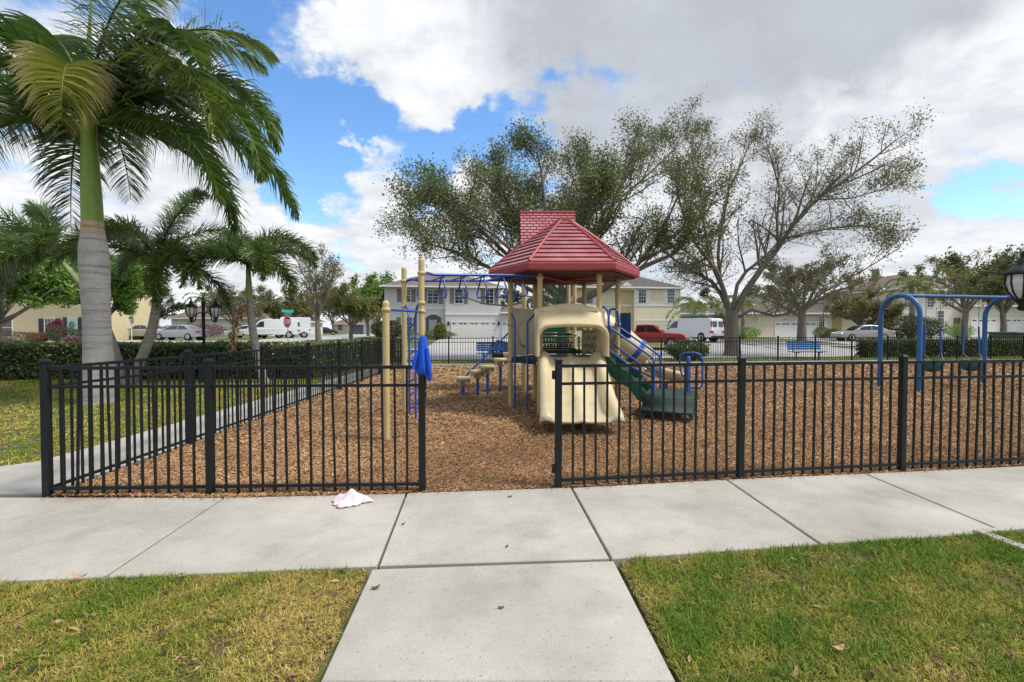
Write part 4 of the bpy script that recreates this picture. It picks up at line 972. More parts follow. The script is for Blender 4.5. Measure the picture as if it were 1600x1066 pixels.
small_palm('small palm in front of the brown roofed house', 316, 60, 466, .16, 2.6, FG2, 300)
small_palm('palm between the oak and the low cream house', 1085, 50, 478, .2, 3.6, [(.14, .20, .03), (.26, .28, .04)], 320, .8)
small_palm('yellowing palm behind the forked oak', 1160, 52, 474, .2, 3.4, [(.14, .19, .03), (.30, .28, .04)], 340, .8)
small_palm('palm standing before the two storey house near the swings', 1424, 50, 446, .3, 3.4, FG2, 360, .8)
small_palm('palm beside the cream house, seen between the tower posts', 836, 62, 470, .15, 2.4, FG2, 380)

# ================================================================== BROADLEAF TREES
def rand_unit(r): 
    v = Vector((r.gauss(0, 1), r.gauss(0, 1), r.gauss(0, 1))); return v.normalized()
def curve_pts(a, d, L_, r, segs=4, upw=.12, jit=.16):
    p = [Vector(a)]; d = Vector(d).normalized()
    for i in range(segs):
        d = (d + rand_unit(r) * jit + Vector((0, 0, upw))).normalized(); p.append(p[-1] + d * (L_ / segs))
    return p
def sample(pts, t):
    f = t * (len(pts) - 1); i = min(int(f), len(pts) - 2); return pts[i].lerp(pts[i + 1], f - i), (pts[i + 1] - pts[i]).normalized()
def tree(name, label, base, trunk, limbs, seed, leaf, n_leaf, cols, counts=(9, 6, 4), ratio=(.42, .45, .5), bark=None, sparse=.0, cat='tree', group=None, upw=.12, spread=.16, minz=None, lens=(1.2, .7), even=(.45, 1.3), cap=3.6):
    """trunk (pts, r0, r1); limbs [(pts, r0, r1)]; leaves sit along the last twigs"""
    r = random.Random(seed); nr = np.random.RandomState(seed); e = empty(name, base, 0, label, cat, group)
    b = MB(); b.tube(trunk[0], list(np.linspace(trunk[1], trunk[2], len(trunk[0]))), 12)
    twigs = []; level = [(l[0], l[1], l[2], r.uniform(*even)) for l in limbs]
    for pts, r0, r1, _ in level: b.tube(pts, list(np.linspace(r0 * .9, r1, len(pts)) ** 1.0), 8, caps=False)
    for lv, cnt in enumerate(counts):
        nxt = []
        for pts, r0, r1, dn in level:
            L0 = sum((q - p).length for p, q in zip(pts[:-1], pts[1:])); k = max(2, int(cnt * r.uniform(.75, 1.25)))
            for i in range(k):
                t = .22 + .78 * (i + r.random()) / k if lv == 0 else .15 + .85 * (i + r.random()) / k
                p, tg = sample(pts, min(t, 1)); rr = (r0 + (r1 - r0) * t)
                d = tg * .75 + rand_unit(r) * .85 + Vector((0, 0, .18))
                L_ = max(.35, L0 * ratio[lv] * r.uniform(.55, 1.2) * (1.18 - .75 * t))
                if lv == 0: L_ = min(max(L_, 1.0), cap)
                q = curve_pts(p, d, L_, r, 4 if lv < 2 else 3, upw * (1 if lv < 2 else .4), spread)
                if minz and q[-1].z < minz: continue
                c0 = max(.006, min(rr * .6, .028 * L_)); b.tube(q, list(np.linspace(c0, max(.004, c0 * .3), len(q))), (5, 4, 3)[lv], caps=False)
                nxt.append((q, c0, c0 * .3, dn * r.uniform(.7, 1.3)))
        level = nxt
    b.build('trunk', bark or BARK, e, world=True)
    w = np.array([max(.05, t[3] - sparse) for t in level]); w /= w.sum(); pick = nr.choice(len(level), n_leaf, p=w)
    A = np.array([[tuple(q) for q in (t[0][0], t[0][len(t[0]) // 2], t[0][-1])] for t in level])[pick]
    t = nr.rand(n_leaf, 1) ** .7; p = np.where(t < .5, A[:, 0] + (A[:, 1] - A[:, 0]) * t * 2, A[:, 1] + (A[:, 2] - A[:, 1]) * (t - .5) * 2)
    p = p + nr.normal(0, leaf * lens[1], (n_leaf, 3))
    d = nr.normal(0, 1, (n_leaf, 3)); d /= np.linalg.norm(d, axis=1)[:, None]; h = nr.normal(0, 1, (n_leaf, 3)); s = np.cross(d, h); s /= np.linalg.norm(s, axis=1)[:, None]
    sz = leaf * nr.uniform(.6, 1.25, (n_leaf, 1)); d = d * sz * .5 * lens[0]; s = s * sz * .27; bend = np.cross(d, s); bend = bend / np.linalg.norm(bend, axis=1)[:, None] * sz * .10
    V = np.stack([p - d, p + s + bend, p + d, p - s + bend], 1).reshape(-1, 3); Fc = np.arange(n_leaf * 4).reshape(-1, 4)
    c0, c1 = np.array(cols[0]), np.array(cols[1]); cl = (np.array([q[3] for q in level])[pick] - .4).clip(0, 1)[:, None]
    C = c0 + (c1 - c0) * np.clip(nr.rand(n_leaf, 1) * .7 + .3 * (nr.rand(len(level))[pick])[:, None], 0, 1); C *= nr.uniform(.7, 1.3, (n_leaf, 1))
    np_mesh('crown', V - np.array(base), Fc, LEAF, np.repeat(C, 4, 0), e)
    return e
def poly(pix, Y, dy=0.0, wig=0.0, r=rnd):
    pix = [(x, 300 - (300 - y) * .80 if y < 300 else y) for x, y in pix]; n = len(pix); return [at(x, y, Y + dy * (i / (n - 1)) ** 1.3 + (r.uniform(-wig, wig) if 0 < i < n - 1 else 0)) for i, (x, y) in enumerate(pix)]

OLIVE = [(.066, .096, .022), (.18, .21, .05)]
# forked oak behind the far fence
Y1 = 28.4; base = at(1144, 557, Y1); base.z = gh(0, Y1)
tr = ([Vector((base.x, Y1, base.z - .1)), Vector((base.x, Y1, base.z + .35)), at(1143, 520, Y1), at(1143, 486, Y1)], .52, .33)
tr[0][1].x += .02
L1 = [(poly([(1141, 492), (1128, 462), (1112, 440), (1090, 428), (1062, 412), (1035, 392)], Y1, 1.5), .17, .05), (poly([(1140, 486), (1131, 455), (1122, 428), (1106, 405), (1086, 380), (1066, 330), (1056, 285)], Y1, -2.5), .19, .04),
      (poly([(1126, 442), (1122, 400), (1126, 350), (1138, 300), (1160, 240), (1176, 185)], Y1, 2.5), .13, .02), (poly([(1146, 492), (1165, 455), (1190, 420), (1214, 390), (1240, 350), (1275, 312), (1325, 272), (1368, 232), (1398, 200)], Y1, -1.5), .24, .03),
      (poly([(1145, 482), (1152, 445), (1166, 424), (1195, 402), (1222, 372), (1262, 330), (1280, 280), (1300, 225)], Y1, 3.5), .14, .02), (poly([(1226, 372), (1290, 358), (1345, 352), (1395, 362)], Y1 - .6, -2), .08, .02),
      (poly([(1216, 388), (1214, 345), (1218, 295), (1206, 240), (1196, 195)], Y1 - .3, .8), .10, .02), (poly([(1150, 498), (1174, 484), (1210, 494), (1240, 488), (1290, 455), (1340, 428), (1405, 388)], Y1, -3), .11, .02),
      (poly([(1130, 455), (1110, 410), (1100, 350), (1092, 290), (1080, 235), (1065, 205)], Y1, 4.5), .11, .02), (poly([(1275, 312), (1330, 310), (1380, 295), (1412, 268)], Y1 - 1, 1.5), .06, .015)]
tree('oak_tree', 'forked oak with thin crown and long low limb behind the far fence', base, tr, L1, 5, .115, 24000, [(.085, .10, .026), (.21, .22, .06)], (15, 8, 5), (.36, .5, .5), BARK2, .1, upw=.05, lens=(1.2, 1.9), even=(.6, 1.2), cap=3.3)
# denser oak behind the tower
Y2 = 25.6; base = at(882, 560, Y2); base.z = .0
tr = ([Vector((base.x, Y2, -.1)), Vector((base.x, Y2, .4)), at(882, 505, Y2), at(884, 472, Y2)], .46, .32)
L2 = [(poly([(886, 482), (915, 466), (960, 440), (1010, 415), (1055, 396), (1095, 340), (1110, 290)], Y2, -2), .22, .03), (poly([(890, 480), (945, 452), (998, 412), (1035, 362), (1062, 300), (1078, 230)], Y2, 2.5), .18, .03),
      (poly([(884, 474), (902, 425), (930, 372), (958, 322), (974, 262), (986, 195)], Y2, 1), .20, .02), (poly([(882, 474), (872, 420), (856, 368), (850, 310), (845, 255), (838, 215)], Y2, -1.5), .18, .02),
      (poly([(880, 474), (842, 438), (792, 398), (742, 350), (692, 300), (655, 270)], Y2, -2.5), .18, .02), (poly([(880, 480), (832, 455), (782, 428), (732, 400), (684, 385), (645, 372)], Y2, 2.5), .15, .02),
      (poly([(880, 488), (832, 470), (790, 478), (752, 474), (722, 462), (694, 452)], Y2, -3.0), .07, .018), (poly([(884, 470), (910, 400), (945, 330), (1000, 280), (1040, 235), (1075, 190)], Y2, 5), .15, .02),
      (poly([(884, 470), (860, 400), (810, 340), (770, 290), (735, 262)], Y2, 5), .15, .02), (poly([(884, 470), (890, 420), (905, 370), (920, 320), (925, 270)], Y2, -5), .14, .02), (poly([(884, 474), (895, 410), (905, 350), (912, 290), (905, 235)], Y2, 1.5), .15, .02), (poly([(884, 474), (848, 425), (815, 370), (790, 310), (775, 265)], Y2, .5), .14, .02), (poly([(884, 474), (830, 420), (775, 370), (720, 330), (665, 320)], Y2, -4.5), .13, .02)]
tree('oak_tree', 'broad dark oak whose crown spreads above the red roof', base, tr, L2, 9, .12, 80000, OLIVE, (15, 8, 5), (.38, .5, .5), BARK2, .0, upw=.05, minz=4.7, lens=(1.2, 2.0), even=(.8, 1.2), cap=3.6)

def auto_tree(name, label, px, Y, h, rad, seed, n_leaf, cols, leaf=.22, trunk_h=.3, r0=.18, n_limb=8, bark=None, sparse=0.0, group=None, counts=(7, 5, 3), flat=1.0, x=None):
    r = random.Random(seed); X = at(px, 500, Y).x if x is None else x; z0 = gh(X, Y); th = h * trunk_h
    T = [Vector((X, Y, z0 - .1)), Vector((X + r.uniform(-.1, .1), Y, z0 + th * .5)), Vector((X + r.uniform(-.15, .15), Y, z0 + th))]; limbs = []
    for k in range(n_limb):
        a = 2 * math.pi * (k + r.random() * .6) / n_limb; e_ = r.uniform(.25, 1.0)
        end = Vector((X + rad * math.cos(a) * r.uniform(.6, 1) * (1.1 - .6 * e_), Y + rad * math.sin(a) * r.uniform(.6, 1) * (1.1 - .6 * e_), z0 + th + (h - th) * (e_ * flat * r.uniform(.85, 1.02))))
        s = T[-1] - Vector((0, 0, r.uniform(0, th * .25))); m_ = s.lerp(end, .5) + Vector((r.uniform(-.3, .3), r.uniform(-.3, .3), r.uniform(0, .08) * h))
        limbs.append(([s, s.lerp(m_, .5) + rand_unit(r) * .1, m_, m_.lerp(end, .5) + rand_unit(r) * .12, end], r0 * r.uniform(.45, .65), .02))
    return tree(name, label, (X, Y, z0), (T, r0 * 1.35, r0 * .9), limbs, seed, leaf, n_leaf, cols, counts, (.4, .5, .55), bark or BARK2, sparse, group=group, spread=.2)
OL2 = [(.10, .105, .03), (.20, .19, .06)]; YG = [(.13, .155, .025), (.25, .25, .05)]; BG = [(.10, .21, .02), (.21, .36, .035)]; DG = [(.03, .05, .015), (.07, .10, .025)]
auto_tree('shade_tree', 'bright green leafy tree before the yellow house', 162, 33, 6.8, 5.8, 31, 42000, BG, .24, .36, .24, 10)
auto_tree('shade_tree', 'leafy green tree at the left end of the long hedge', -8, 24, 6.2, 4.2, 40, 30000, BG, .2, .34, .2, 10)
auto_tree('shade_tree', 'bare limbed tree with a few leaves by the road bend', 498, 40, 7.6, 3.2, 32, 3600, OL2, .15, .3, .2, 10, sparse=.2)
auto_tree('shade_tree', 'small olive tree on the verge by the road bend', 548, 46, 5.6, 3.0, 33, 11000, YG, .19, .28, .16, 9)
auto_tree('shade_tree', 'thin grey tree with spreading branches near the swings', 1253, 41, 7.8, 6.0, 34, 11000, [(.10, .10, .04), (.19, .18, .07)], .17, .36, .30, 11, sparse=.15)
auto_tree('shade_tree', 'olive yellow tree beside the parked tan sedan', 1345, 48, 6.0, 3.8, 35, 12000, [(.15, .14, .04), (.26, .22, .07)], .2, .22, .16, 10)
auto_tree('shade_tree', 'bare twiggy tree before the white garages', 1508, 44, 9.0, 4.2, 36, 5000, YG, .19, .36, .22, 11, sparse=.25)
auto_tree('shade_tree', 'pale trunked tree beside the white garages', 1568, 46, 7.4, 3.6, 37, 9000, YG, .2, .4, .22, 9)
auto_tree('shade_tree', 'grey shrubby tree beside the white garage house', 365, 48, 5.6, 3.0, 38, 6000, OL2, .17, .3, .14, 9)
auto_tree('shade_tree', 'dark oak reaching in beside the lantern', 1700, 22, 8.0, 5.6, 39, 16000, OLIVE, .16, .3, .3, 10, group=None)
k = 0
FAR = [(440, 70, 7, 4, OL2), (470, 82, 8, 5, YG), (520, 95, 10, 6, OL2), (575, 75, 9, 4.5, YG), (590, 62, 8, 3.6, BG), (412, 90, 9, 5, OL2), (345, 95, 9, 6, DG), (1400, 72, 11, 7, OL2), (1475, 78, 11, 7, YG), (1560, 75, 10, 7, OL2), (1120, 90, 9, 7, DG), (1200, 85, 9, 6, OL2), (805, 90, 9, 6, DG), (60, 60, 9, 5, BG), (240, 75, 8, 6, DG), (-60, 50, 8, 5, DG), (1640, 60, 9, 6, YG)]
nm = ['behind the white vans', 'beyond the stop sign', 'beyond the bare limbed tree', 'left of the pale two storey house', 'close against the pale two storey house', 'behind the leaning slim palm', 'behind the brown roofed house', 'behind the swing frame', 'between the garages and the swing frame', 'behind the white garages', 'in the gap between the two cream houses', 'behind the low cream house', 'behind the tower posts', 'behind the yellow house', 'behind the curved foxtail palm', 'beyond the long hedge end', 'beyond the lantern']
for (px, Y, h, rad, cc), w in zip(FAR, nm):
    auto_tree('distant_tree', ('olive', 'yellow green', 'bright green', 'dark green')[[OL2, YG, BG, DG].index(cc)] + ' tree rising ' + w, px, Y, h, rad, 60 + k, 5200, cc, .34, .25, .2, 8, group='trees behind the houses', counts=(6, 4, 3)); k += 1

# ---- hedges and bushes: a dark woody core under a skin of leaves
def hedge(name, label, a, c, w, h, n, cols, seed, leaf=.085, group=None, cat='hedge'):
    r = np.random.RandomState(seed); a, c = Vector(a), Vector(c); d = (c - a); L_ = d.length; d.normalize(); s = Vector((-d.y, d.x))
    e = empty(name, ((a.x + c.x) / 2, (a.y + c.y) / 2, gh(0, (a.y + c.y) / 2)), math.atan2(d.y, d.x), label, cat, group)
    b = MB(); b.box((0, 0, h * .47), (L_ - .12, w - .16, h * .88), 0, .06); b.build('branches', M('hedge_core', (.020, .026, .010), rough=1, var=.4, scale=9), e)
    u = r.uniform(-L_ / 2, L_ / 2, n); f = r.rand(n); per = 2 * h + w; q = f * per
    y = np.where(q < h, -w / 2, np.where(q < h + w, -w / 2 + (q - h), w / 2)); z = np.where(q < h, q, np.where(q < h + w, h, h - (q - h - w)))
    en = r.rand(n) < w / (L_ + w) * .6; u = np.where(en, np.sign(u) * L_ / 2, u); y = np.where(en, r.uniform(-w / 2, w / 2, n), y); z = np.where(en, r.uniform(0, h, n), z)
    bump_ = .06 * gnoise(u * 2, z * 3 + y * 3, 1.4, seed); p = np.stack([u, y * (1 + bump_), z * (1 + .5 * bump_)], 1) + r.normal(0, .032, (n, 3))
    dd = r.normal(0, 1, (n, 3)); dd /= np.linalg.norm(dd, axis=1)[:, None]; hh = r.normal(0, 1, (n, 3)); ss = np.cross(dd, hh); ss /= np.linalg.norm(ss, axis=1)[:, None]
    sz = leaf * r.uniform(.6, 1.3, (n, 1)); dd = dd * sz * .6; ss = ss * sz * .34
    V = np.stack([p - dd, p + ss, p + dd, p - ss], 1).reshape(-1, 3); c0, c1 = np.array(cols[0]), np.array(cols[1])
    top = (z > h * .93)[:, None]; C = c0 + (c1 - c0) * r.rand(n, 1); C = np.where(top & (r.rand(n, 1) < .6), C * .4 + np.array((.17, .21, .05)) * .6, C)   # most leaves at the top lighter and yellower
    np_mesh('foliage', V, np.arange(n * 4).reshape(-1, 4), LEAF, np.repeat(C, 4, 0), e); return e
HG = [(.055, .10, .026), (.15, .20, .052)]
hedge('hedge', 'long clipped hedge behind the palms on the lawn', (-21, 14.9), (-7.5, 15.7), 1.0, 1.08, 34000, HG, 71)
hedge('hedge', 'clipped hedge running back beside the narrow walk', (-6.75, 15.2), (-6.9, 26.5), 1.0, 1.06, 26000, HG, 72)
hedge('hedge', 'dark clipped hedge behind the far fence near the swings', along(24.9, 19.9), along(24.9, 34), .9, .95, 24000, HG, 73, .08)
def bush(label, px, Y, w, h, cols, seed, n=2200, leaf=.09, group='bushes by the houses', name='bush', x=None):
    r = np.random.RandomState(seed); X = at(px, 520, Y).x if x is None else x; z0 = gh(X, Y); e = empty(name, (X, Y, z0), 0, label, 'bush', group)
    b = MB()
    for k in range(7): a = 6.28 * k / 7; b.tube([(0, 0, -.05), (.3 * w * math.cos(a) * .5, .3 * w * math.sin(a) * .5, h * .4), (.36 * w * math.cos(a + .2), .36 * w * math.sin(a + .2), h * .8)], [.03, .02, .008], 5, caps=False)
    b.build('stems', BARK, e)
    v = r.normal(0, 1, (n, 3)); v /= np.linalg.norm(v, axis=1)[:, None]; rr = r.uniform(.45, 1.0, (n, 1)) ** .6 * (1 + .18 * gnoise(v[:, 0] * 3, v[:, 2] * 3 + v[:, 1] * 2, 1.2, seed))[:, None]
    p = v * rr * np.array((w / 2, w / 2, h / 2)) + np.array((0, 0, h * .52)); p[:, 2] = np.maximum(p[:, 2], .02)
    dd = r.normal(0, 1, (n, 3)); dd /= np.linalg.norm(dd, axis=1)[:, None]; ss = np.cross(dd, r.normal(0, 1, (n, 3))); ss /= np.linalg.norm(ss, axis=1)[:, None]
    sz = leaf * r.uniform(.6, 1.3, (n, 1)); V = np.stack([p - dd * sz * .6, p + ss * sz * .36, p + dd * sz * .6, p - ss * sz * .36], 1).reshape(-1, 3)
    c0, c1 = np.array(cols[0]), np.array(cols[1]); np_mesh('foliage', V, np.arange(n * 4).reshape(-1, 4), LEAF, np.repeat(c0 + (c1 - c0) * r.rand(n, 1), 4, 0), e); return e
PINK = [(.13, .07, .08), (.28, .14, .18)]
bush('round dark bush behind the fence near the blue grab post', 1075, 24.9, 2.2, 1.05, HG, 81, 5200)
bush('leafy green bush at the corner of the pale two storey house', 605, 46, 3.0, 2.0, DG, 82, 4200, .13)
bush('yellow green bush under the pale house window', 632, 49, 2.0, 1.3, YG, 83)
bush('low clipped bush before the arched entry', 682, 50, 4.2, .9, HG, 84, 3200)
bush('spiky yellow green plant before the arched entry', 688, 49, 1.3, 1.6, YG, 85, 900, .2)
bush('dark bush beside the bins at the cream house', 1128, 52, 2.8, 2.8, DG, 86, 4200, .13)
bush('low green bush in front of the low cream house', 1160, 51, 3.8, 1.3, BG, 87, 3200)
bush('dark round bush under the low house window', 1285, 53, 1.8, 1.3, HG, 88)
bush('dark round bush beside the arched porch', 1302, 53, 1.6, 1.1, HG, 89)
bush('tall dark shrub behind the tan sedan', 1405, 50, 4.6, 2.5, DG, 90, 5200, .13)
bush('broad dark shrub under the two storey house windows', 1440, 52, 4.0, 2.3, DG, 91, 4800, .13)
bush('green shrub before the white garages', 1500, 52, 2.6, 1.6, BG, 92)
bush('pink flowering shrub behind the silver sedan', 318, 58, 5.5, 1.7, PINK, 93, 4200, .12)
bush('pink flowering shrub left of the lamp post', 280, 59, 5.0, 1.6, PINK, 94, 3600, .12)
bush('dark red leaved shrub at the yellow house', 88, 42.6, 1.3, 2.0, [(.10, .008, .02), (.26, .02, .05)], 95, 2200, .1)
bush('orange brown shrub under the shuttered window', 58, 42, 1.6, .9, [(.24, .09, .03), (.36, .15, .05)], 96)
bush('dark low shrub bed before the yellow house', 20, 41.5, 6.0, 1.0, [(.05, .05, .02), (.11, .10, .04)], 97, 4200)
bush('dark shrub between the window and the door', 100, 42, 2.8, 1.4, DG, 98, 3000)
bush('small pink flowering bush near the blue door', 114, 41, 1.4, .7, PINK, 99)

# ================================================================== HOUSES
SHING = M('roof_shingles', (.13, .115, .105), rough=.95, col2=(.085, .075, .07), scale=2.5, fine=.35, fscale=7, bump=.4, bscale=10)
SHINGB = M('brown_shingles', (.21, .155, .12), rough=.95, col2=(.15, .11, .085), scale=2.5, fine=.3, fscale=7, bump=.4, bscale=10)
def stucco(name, c): return M(name, c, rough=.9, var=.07, scale=.7, fine=.07, fscale=5, bump=.2, bscale=25)
class House:
    def __init__(s, label, px, Y, depth=9.0, rz=R(7.2), mat=None, roof=SHING):
        p = at(px, 520, Y); s.O = Vector((p.x, Y, gh(p.x, Y))); s.rz = rz; s.u = Vector((math.cos(rz), math.sin(rz), 0)); s.n = Vector((s.u.y, -s.u.x, 0)); s.depth = depth
        s.e = empty('house', s.O, rz, label, 'house', 'houses across the street'); s.mat = mat; s.roof = roof
    def L(s, px, py, off=0.0):             # pixel on the front plane (off metres nearer) -> local x, z
        d = ray(px, py); o = s.O + s.n * off; C = Vector((0, 0, CH)); t = (o - C).dot(s.n) / d.dot(s.n); P = C + d * t
        return (P - s.O).dot(s.u), P.z - s.O.z
    def x(s, px, off=0.0): return s.L(px, 500, off)[0]
    def z(s, py, px=None, off=0.0): return s.L(px if px is not None else 800, py, off)[1]
    def wall(s, x0, x1, h, y0=0.0, depth=None, mat=None, name='wall', z0=-.15):
        depth = depth or s.depth; b = MB(); b.box(((x0 + x1) / 2, y0 + depth / 2, (h + z0) / 2), (x1 - x0, depth, h - z0)); return b.build(name, mat or s.mat, s.e)
    def hip(s, x0, x1, h, rise, y0=0.0, depth=None, oh=.45, mat=None, gable=False):
        depth = depth or s.depth; a, c, d0, d1 = x0 - oh, x1 + oh, y0 - oh, y0 + depth + oh; w, dd = c - a, d1 - d0; k = min(w, dd) / 2 * (.0 if gable else 1.0)
        if w >= dd: r0, r1 = (a + k, (d0 + d1) / 2), (c - k, (d0 + d1) / 2)
        else: r0, r1 = ((a + c) / 2, d0 + k), ((a + c) / 2, d1 - k)
        b = MB(); V = [(a, d0, h), (c, d0, h), (c, d1, h), (a, d1, h), (r0[0], r0[1], h + rise), (r1[0], r1[1], h + rise)]
        Fc = [(0, 1, 5, 4), (1, 2, 5), (2, 3, 4, 5), (3, 0, 4), (3, 2, 1, 0)] if w >= dd else [(0, 1, 4), (1, 2, 5, 4), (2, 3, 5), (3, 0, 4, 5), (3, 2, 1, 0)]
        b.add(V, Fc); o = b.build('roof', mat or s.roof, s.e)
        f = MB()
        for cx, cy, lx, ly in (((a + c) / 2, d0 - .01, w, .03), ((a + c) / 2, d1 + .01, w, .03), (a - .01, (d0 + d1) / 2, .03, dd), (c + .01, (d0 + d1) / 2, .03, dd)): f.box((cx, cy, h - .07), (lx, ly, .18))
        f.build('fascia', WHITE, o); return o
    def window(s, x0, x1, z0, z1, y0=0.0, grid=(2, 4), shutter=0.0, smat=None, fmat=None):
        fmat = fmat or WHITE
        b = MB(); b.box(((x0 + x1) / 2, y0 - .012, (z0 + z1) / 2), (x1 - x0, .02, z1 - z0)); w = b.build('window', GLASSM, s.e)
        f = MB(); t = .075
        for cx, cz, lx, lz in (((x0 + x1) / 2, z0 - t / 2, x1 - x0 + 2 * t, t), ((x0 + x1) / 2, z1 + t / 2, x1 - x0 + 2 * t, t), (x0 - t / 2, (z0 + z1) / 2, t, z1 - z0), (x1 + t / 2, (z0 + z1) / 2, t, z1 - z0)): f.box((cx, y0 - .03, cz), (lx, .06, lz))
        f.build('frame', fmat, w); g = MB()
        for i in range(1, grid[0]): g.box((x0 + (x1 - x0) * i / grid[0], y0 - .027, (z0 + z1) / 2), (.035, .012, z1 - z0))
        for i in range(1, grid[1]): g.box(((x0 + x1) / 2, y0 - .029, z0 + (z1 - z0) * i / grid[1]), (x1 - x0, .012, .05 if i * 2 == grid[1] else .03))
        g.build('glazing_bars', fmat, w)
        if shutter:
            for q in (x0 - .1 - shutter / 2, x1 + .1 + shutter / 2):
                h = MB(); h.box((q, y0 - .02, (z0 + z1) / 2), (shutter, .04, z1 - z0 + .08), 0, .008)
                for k in range(9): h.box((q, y0 - .044, z0 + .06 + (z1 - z0 - .12) * k / 8), (shutter * .76, .012, .035))
                h.build('shutter', smat or WHITE, s.e)
        return w
    def garage(s, x0, x1, z1, y0=0.0, mat=None, lights=True):
        mat = mat or WHITE; b = MB(); rows = 4; h = z1 / rows
        for i in range(rows): b.box(((x0 + x1) / 2, y0 - .02, h * (i + .5)), (x1 - x0, .04, h - .012))
        g = b.build('garage_door', mat, s.e); f = MB(); t = .12
        for cx, cz, lx, lz in (((x0 + x1) / 2, z1 + t / 2, x1 - x0 + 2 * t, t), (x0 - t / 2, z1 / 2, t, z1), (x1 + t / 2, z1 / 2, t, z1)): f.box((cx, y0 - .03, cz), (lx, .06, lz))
        f.build('door_frame', WHITE, g)
        if lights:
            n = max(2, int((x1 - x0) / 1.2)); w = (x1 - x0) / n
            for i in range(n):
                for q in (-1, 1):
                    c = x0 + w * (i + .5); l = MB(); V = [(c + q * w * .06, y0 - .045, z1 - h * .50), (c + q * w * .44, y0 - .045, z1 - h * .62), (c + q * w * .44, y0 - .045, z1 - h * .18), (c + q * w * .10, y0 - .045, z1 - h * .34)]
                    if q < 0: V = V[::-1]
                    V += [(x, y + .03, z) for x, y, z in V]; l.add(V, [(0, 1, 2, 3), (0, 4, 5, 1), (1, 5, 6, 2), (2, 6, 7, 3), (3, 7, 4, 0)]); l.build('door_light', GLASSM, g)
        return g
    def arch_recess(s, x0, x1, z1, y0, mat, z0=0.0, rise=.35):
        n = 10; pts = [(x0, z0), (x1, z0)] + [(x1 + (x0 - x1) * k / n, z1 - rise + rise * math.sin(math.pi * k / n)) for k in range(n + 1)]
        b = MB(); b.extr(pts, y0 - .02, y0 + .05); o = b.build('archway', mat, s.e); t = MB()
        q = [(x1 + .12 + (x0 - x1 - .24) * k / n, z1 - rise + (rise + .14) * math.sin(math.pi * k / n)) for k in range(n + 1)]
        for (xa, za), (xb, zb) in zip(q[:-1], q[1:]): t.tube([(xa, y0 - .04, za), (xb, y0 - .04, zb)], .07, 6, smooth=False)
        t.build('arch_trim', s.mat, o); return o
    def band(s, x0, x1, z, y0=0.0, mat=None, h=.2):
        b = MB(); b.box(((x0 + x1) / 2, y0 - .03, z), (x1 - x0 + .06, .06, h)); b.build('trim_band', mat or WHITE, s.e)

SH_G = M('grey_shutters', (.20, .185, .175), rough=.7, var=.1); SHADE = M('porch_shade', (.10, .10, .10), rough=.9, var=.2)  # flat arch panel: the porch's shade is put into its dark grey
# pale grey two storey house
h = House('pale grey two storey house with grey shutters and double garage', 600, 55, 9, mat=stucco('stucco_pale_grey', (.62, .60, .60)), roof=SHINGB)
xe = h.x(696); xr = h.x(782); ze = h.z(447, 650)
h.wall(0, xe, ze, .5); h.wall(xe, xr, ze); h.hip(0, xr, ze, 1.9)
for a, c, t, bt, y0 in ((628, 641, 452, 471, .5), (668, 684, 452, 474, .5), (711, 723, 452, 474, 0), (759, 771, 452, 474, 0)):
    h.window(h.x(a), h.x(c), h.z(bt, a), h.z(t, a), y0, shutter=.48, smat=SH_G)
h.window(h.x(627), h.x(643), h.z(521, 630), h.z(496, 630), .5, shutter=.48, smat=SH_G)
h.arch_recess(h.x(665), h.x(689), h.z(492, 675), .5, SHADE)
b = MB(); b.box((h.x(676), .42, 1.05), (.95, .06, 2.1), 0, .01); b.build('front_door', M('grey_green_door', (.26, .31, .30), rough=.5, var=.1), h.e)
h.garage(h.x(706), h.x(775), h.z(503.5, 740)); h.band(0, xe, h.z(481, 650), .5); h.band(xe, xr, h.z(491, 740))
for px in (700.5, 779): b = MB(); b.lathe([(.05, -.2), (.12, -.1), (.13, .12), (.06, .22), (.02, .3)], (h.x(px), -.15, h.z(506, px)), 8); b.build('wall_lantern', BLACK, h.e)
xw = h.x(832); h.wall(xr + .01, xw, h.z(488, 800), .15, 7.5); h.hip(xr + .4, xw, h.z(488, 800), 1.35, .15, 7.5); h.garage(h.x(785.5), h.x(812), h.z(503.5, 800), .15)
# cream two storey house
h = House('cream two storey house with white shutters and a patched roof', 868, 57, 9, mat=stucco('stucco_cream', (.74, .67, .49)))
x1 = h.x(1063); ze = h.z(449, 1000); xg = h.x(991)
h.wall(0, xg, ze, .6); h.wall(xg, x1, ze); h.hip(0, x1, ze, 2.0)
for a, c, t, bt, y0, sh in ((998, 1008.5, 452.5, 473.5, 0, .5), (1043, 1053, 452.5, 473.5, 0, .5), (963, 972, 453, 474, .6, 0), (916, 928, 453, 474, .6, .5), (884, 894, 453, 474, .6, .5)): h.window(h.x(a), h.x(c), h.z(bt, a), h.z(t, a), y0, (3, 4), sh)
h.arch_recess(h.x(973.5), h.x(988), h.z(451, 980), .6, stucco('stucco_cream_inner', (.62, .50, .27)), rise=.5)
b = MB(); xa, xb, zt = h.x(964), h.x(996), h.z(441, 980); b.extr([(xa, ze - .35), (xb, ze - .35), ((xa + xb) / 2, zt)], -.12, .55); b.build('entry_gable', h.mat, h.e)
h.band(0, xg, h.z(477, 1000), .6); h.band(xg, x1, h.z(477, 1000)); h.garage(h.x(997), h.x(1056), h.z(501.5, 1020), 0, M('cream_door', (.66, .58, .42), rough=.6, var=.05), False)
PW = M('bare_roof_deck', (.42, .27, .13), rough=.9, var=.4, scale=6)
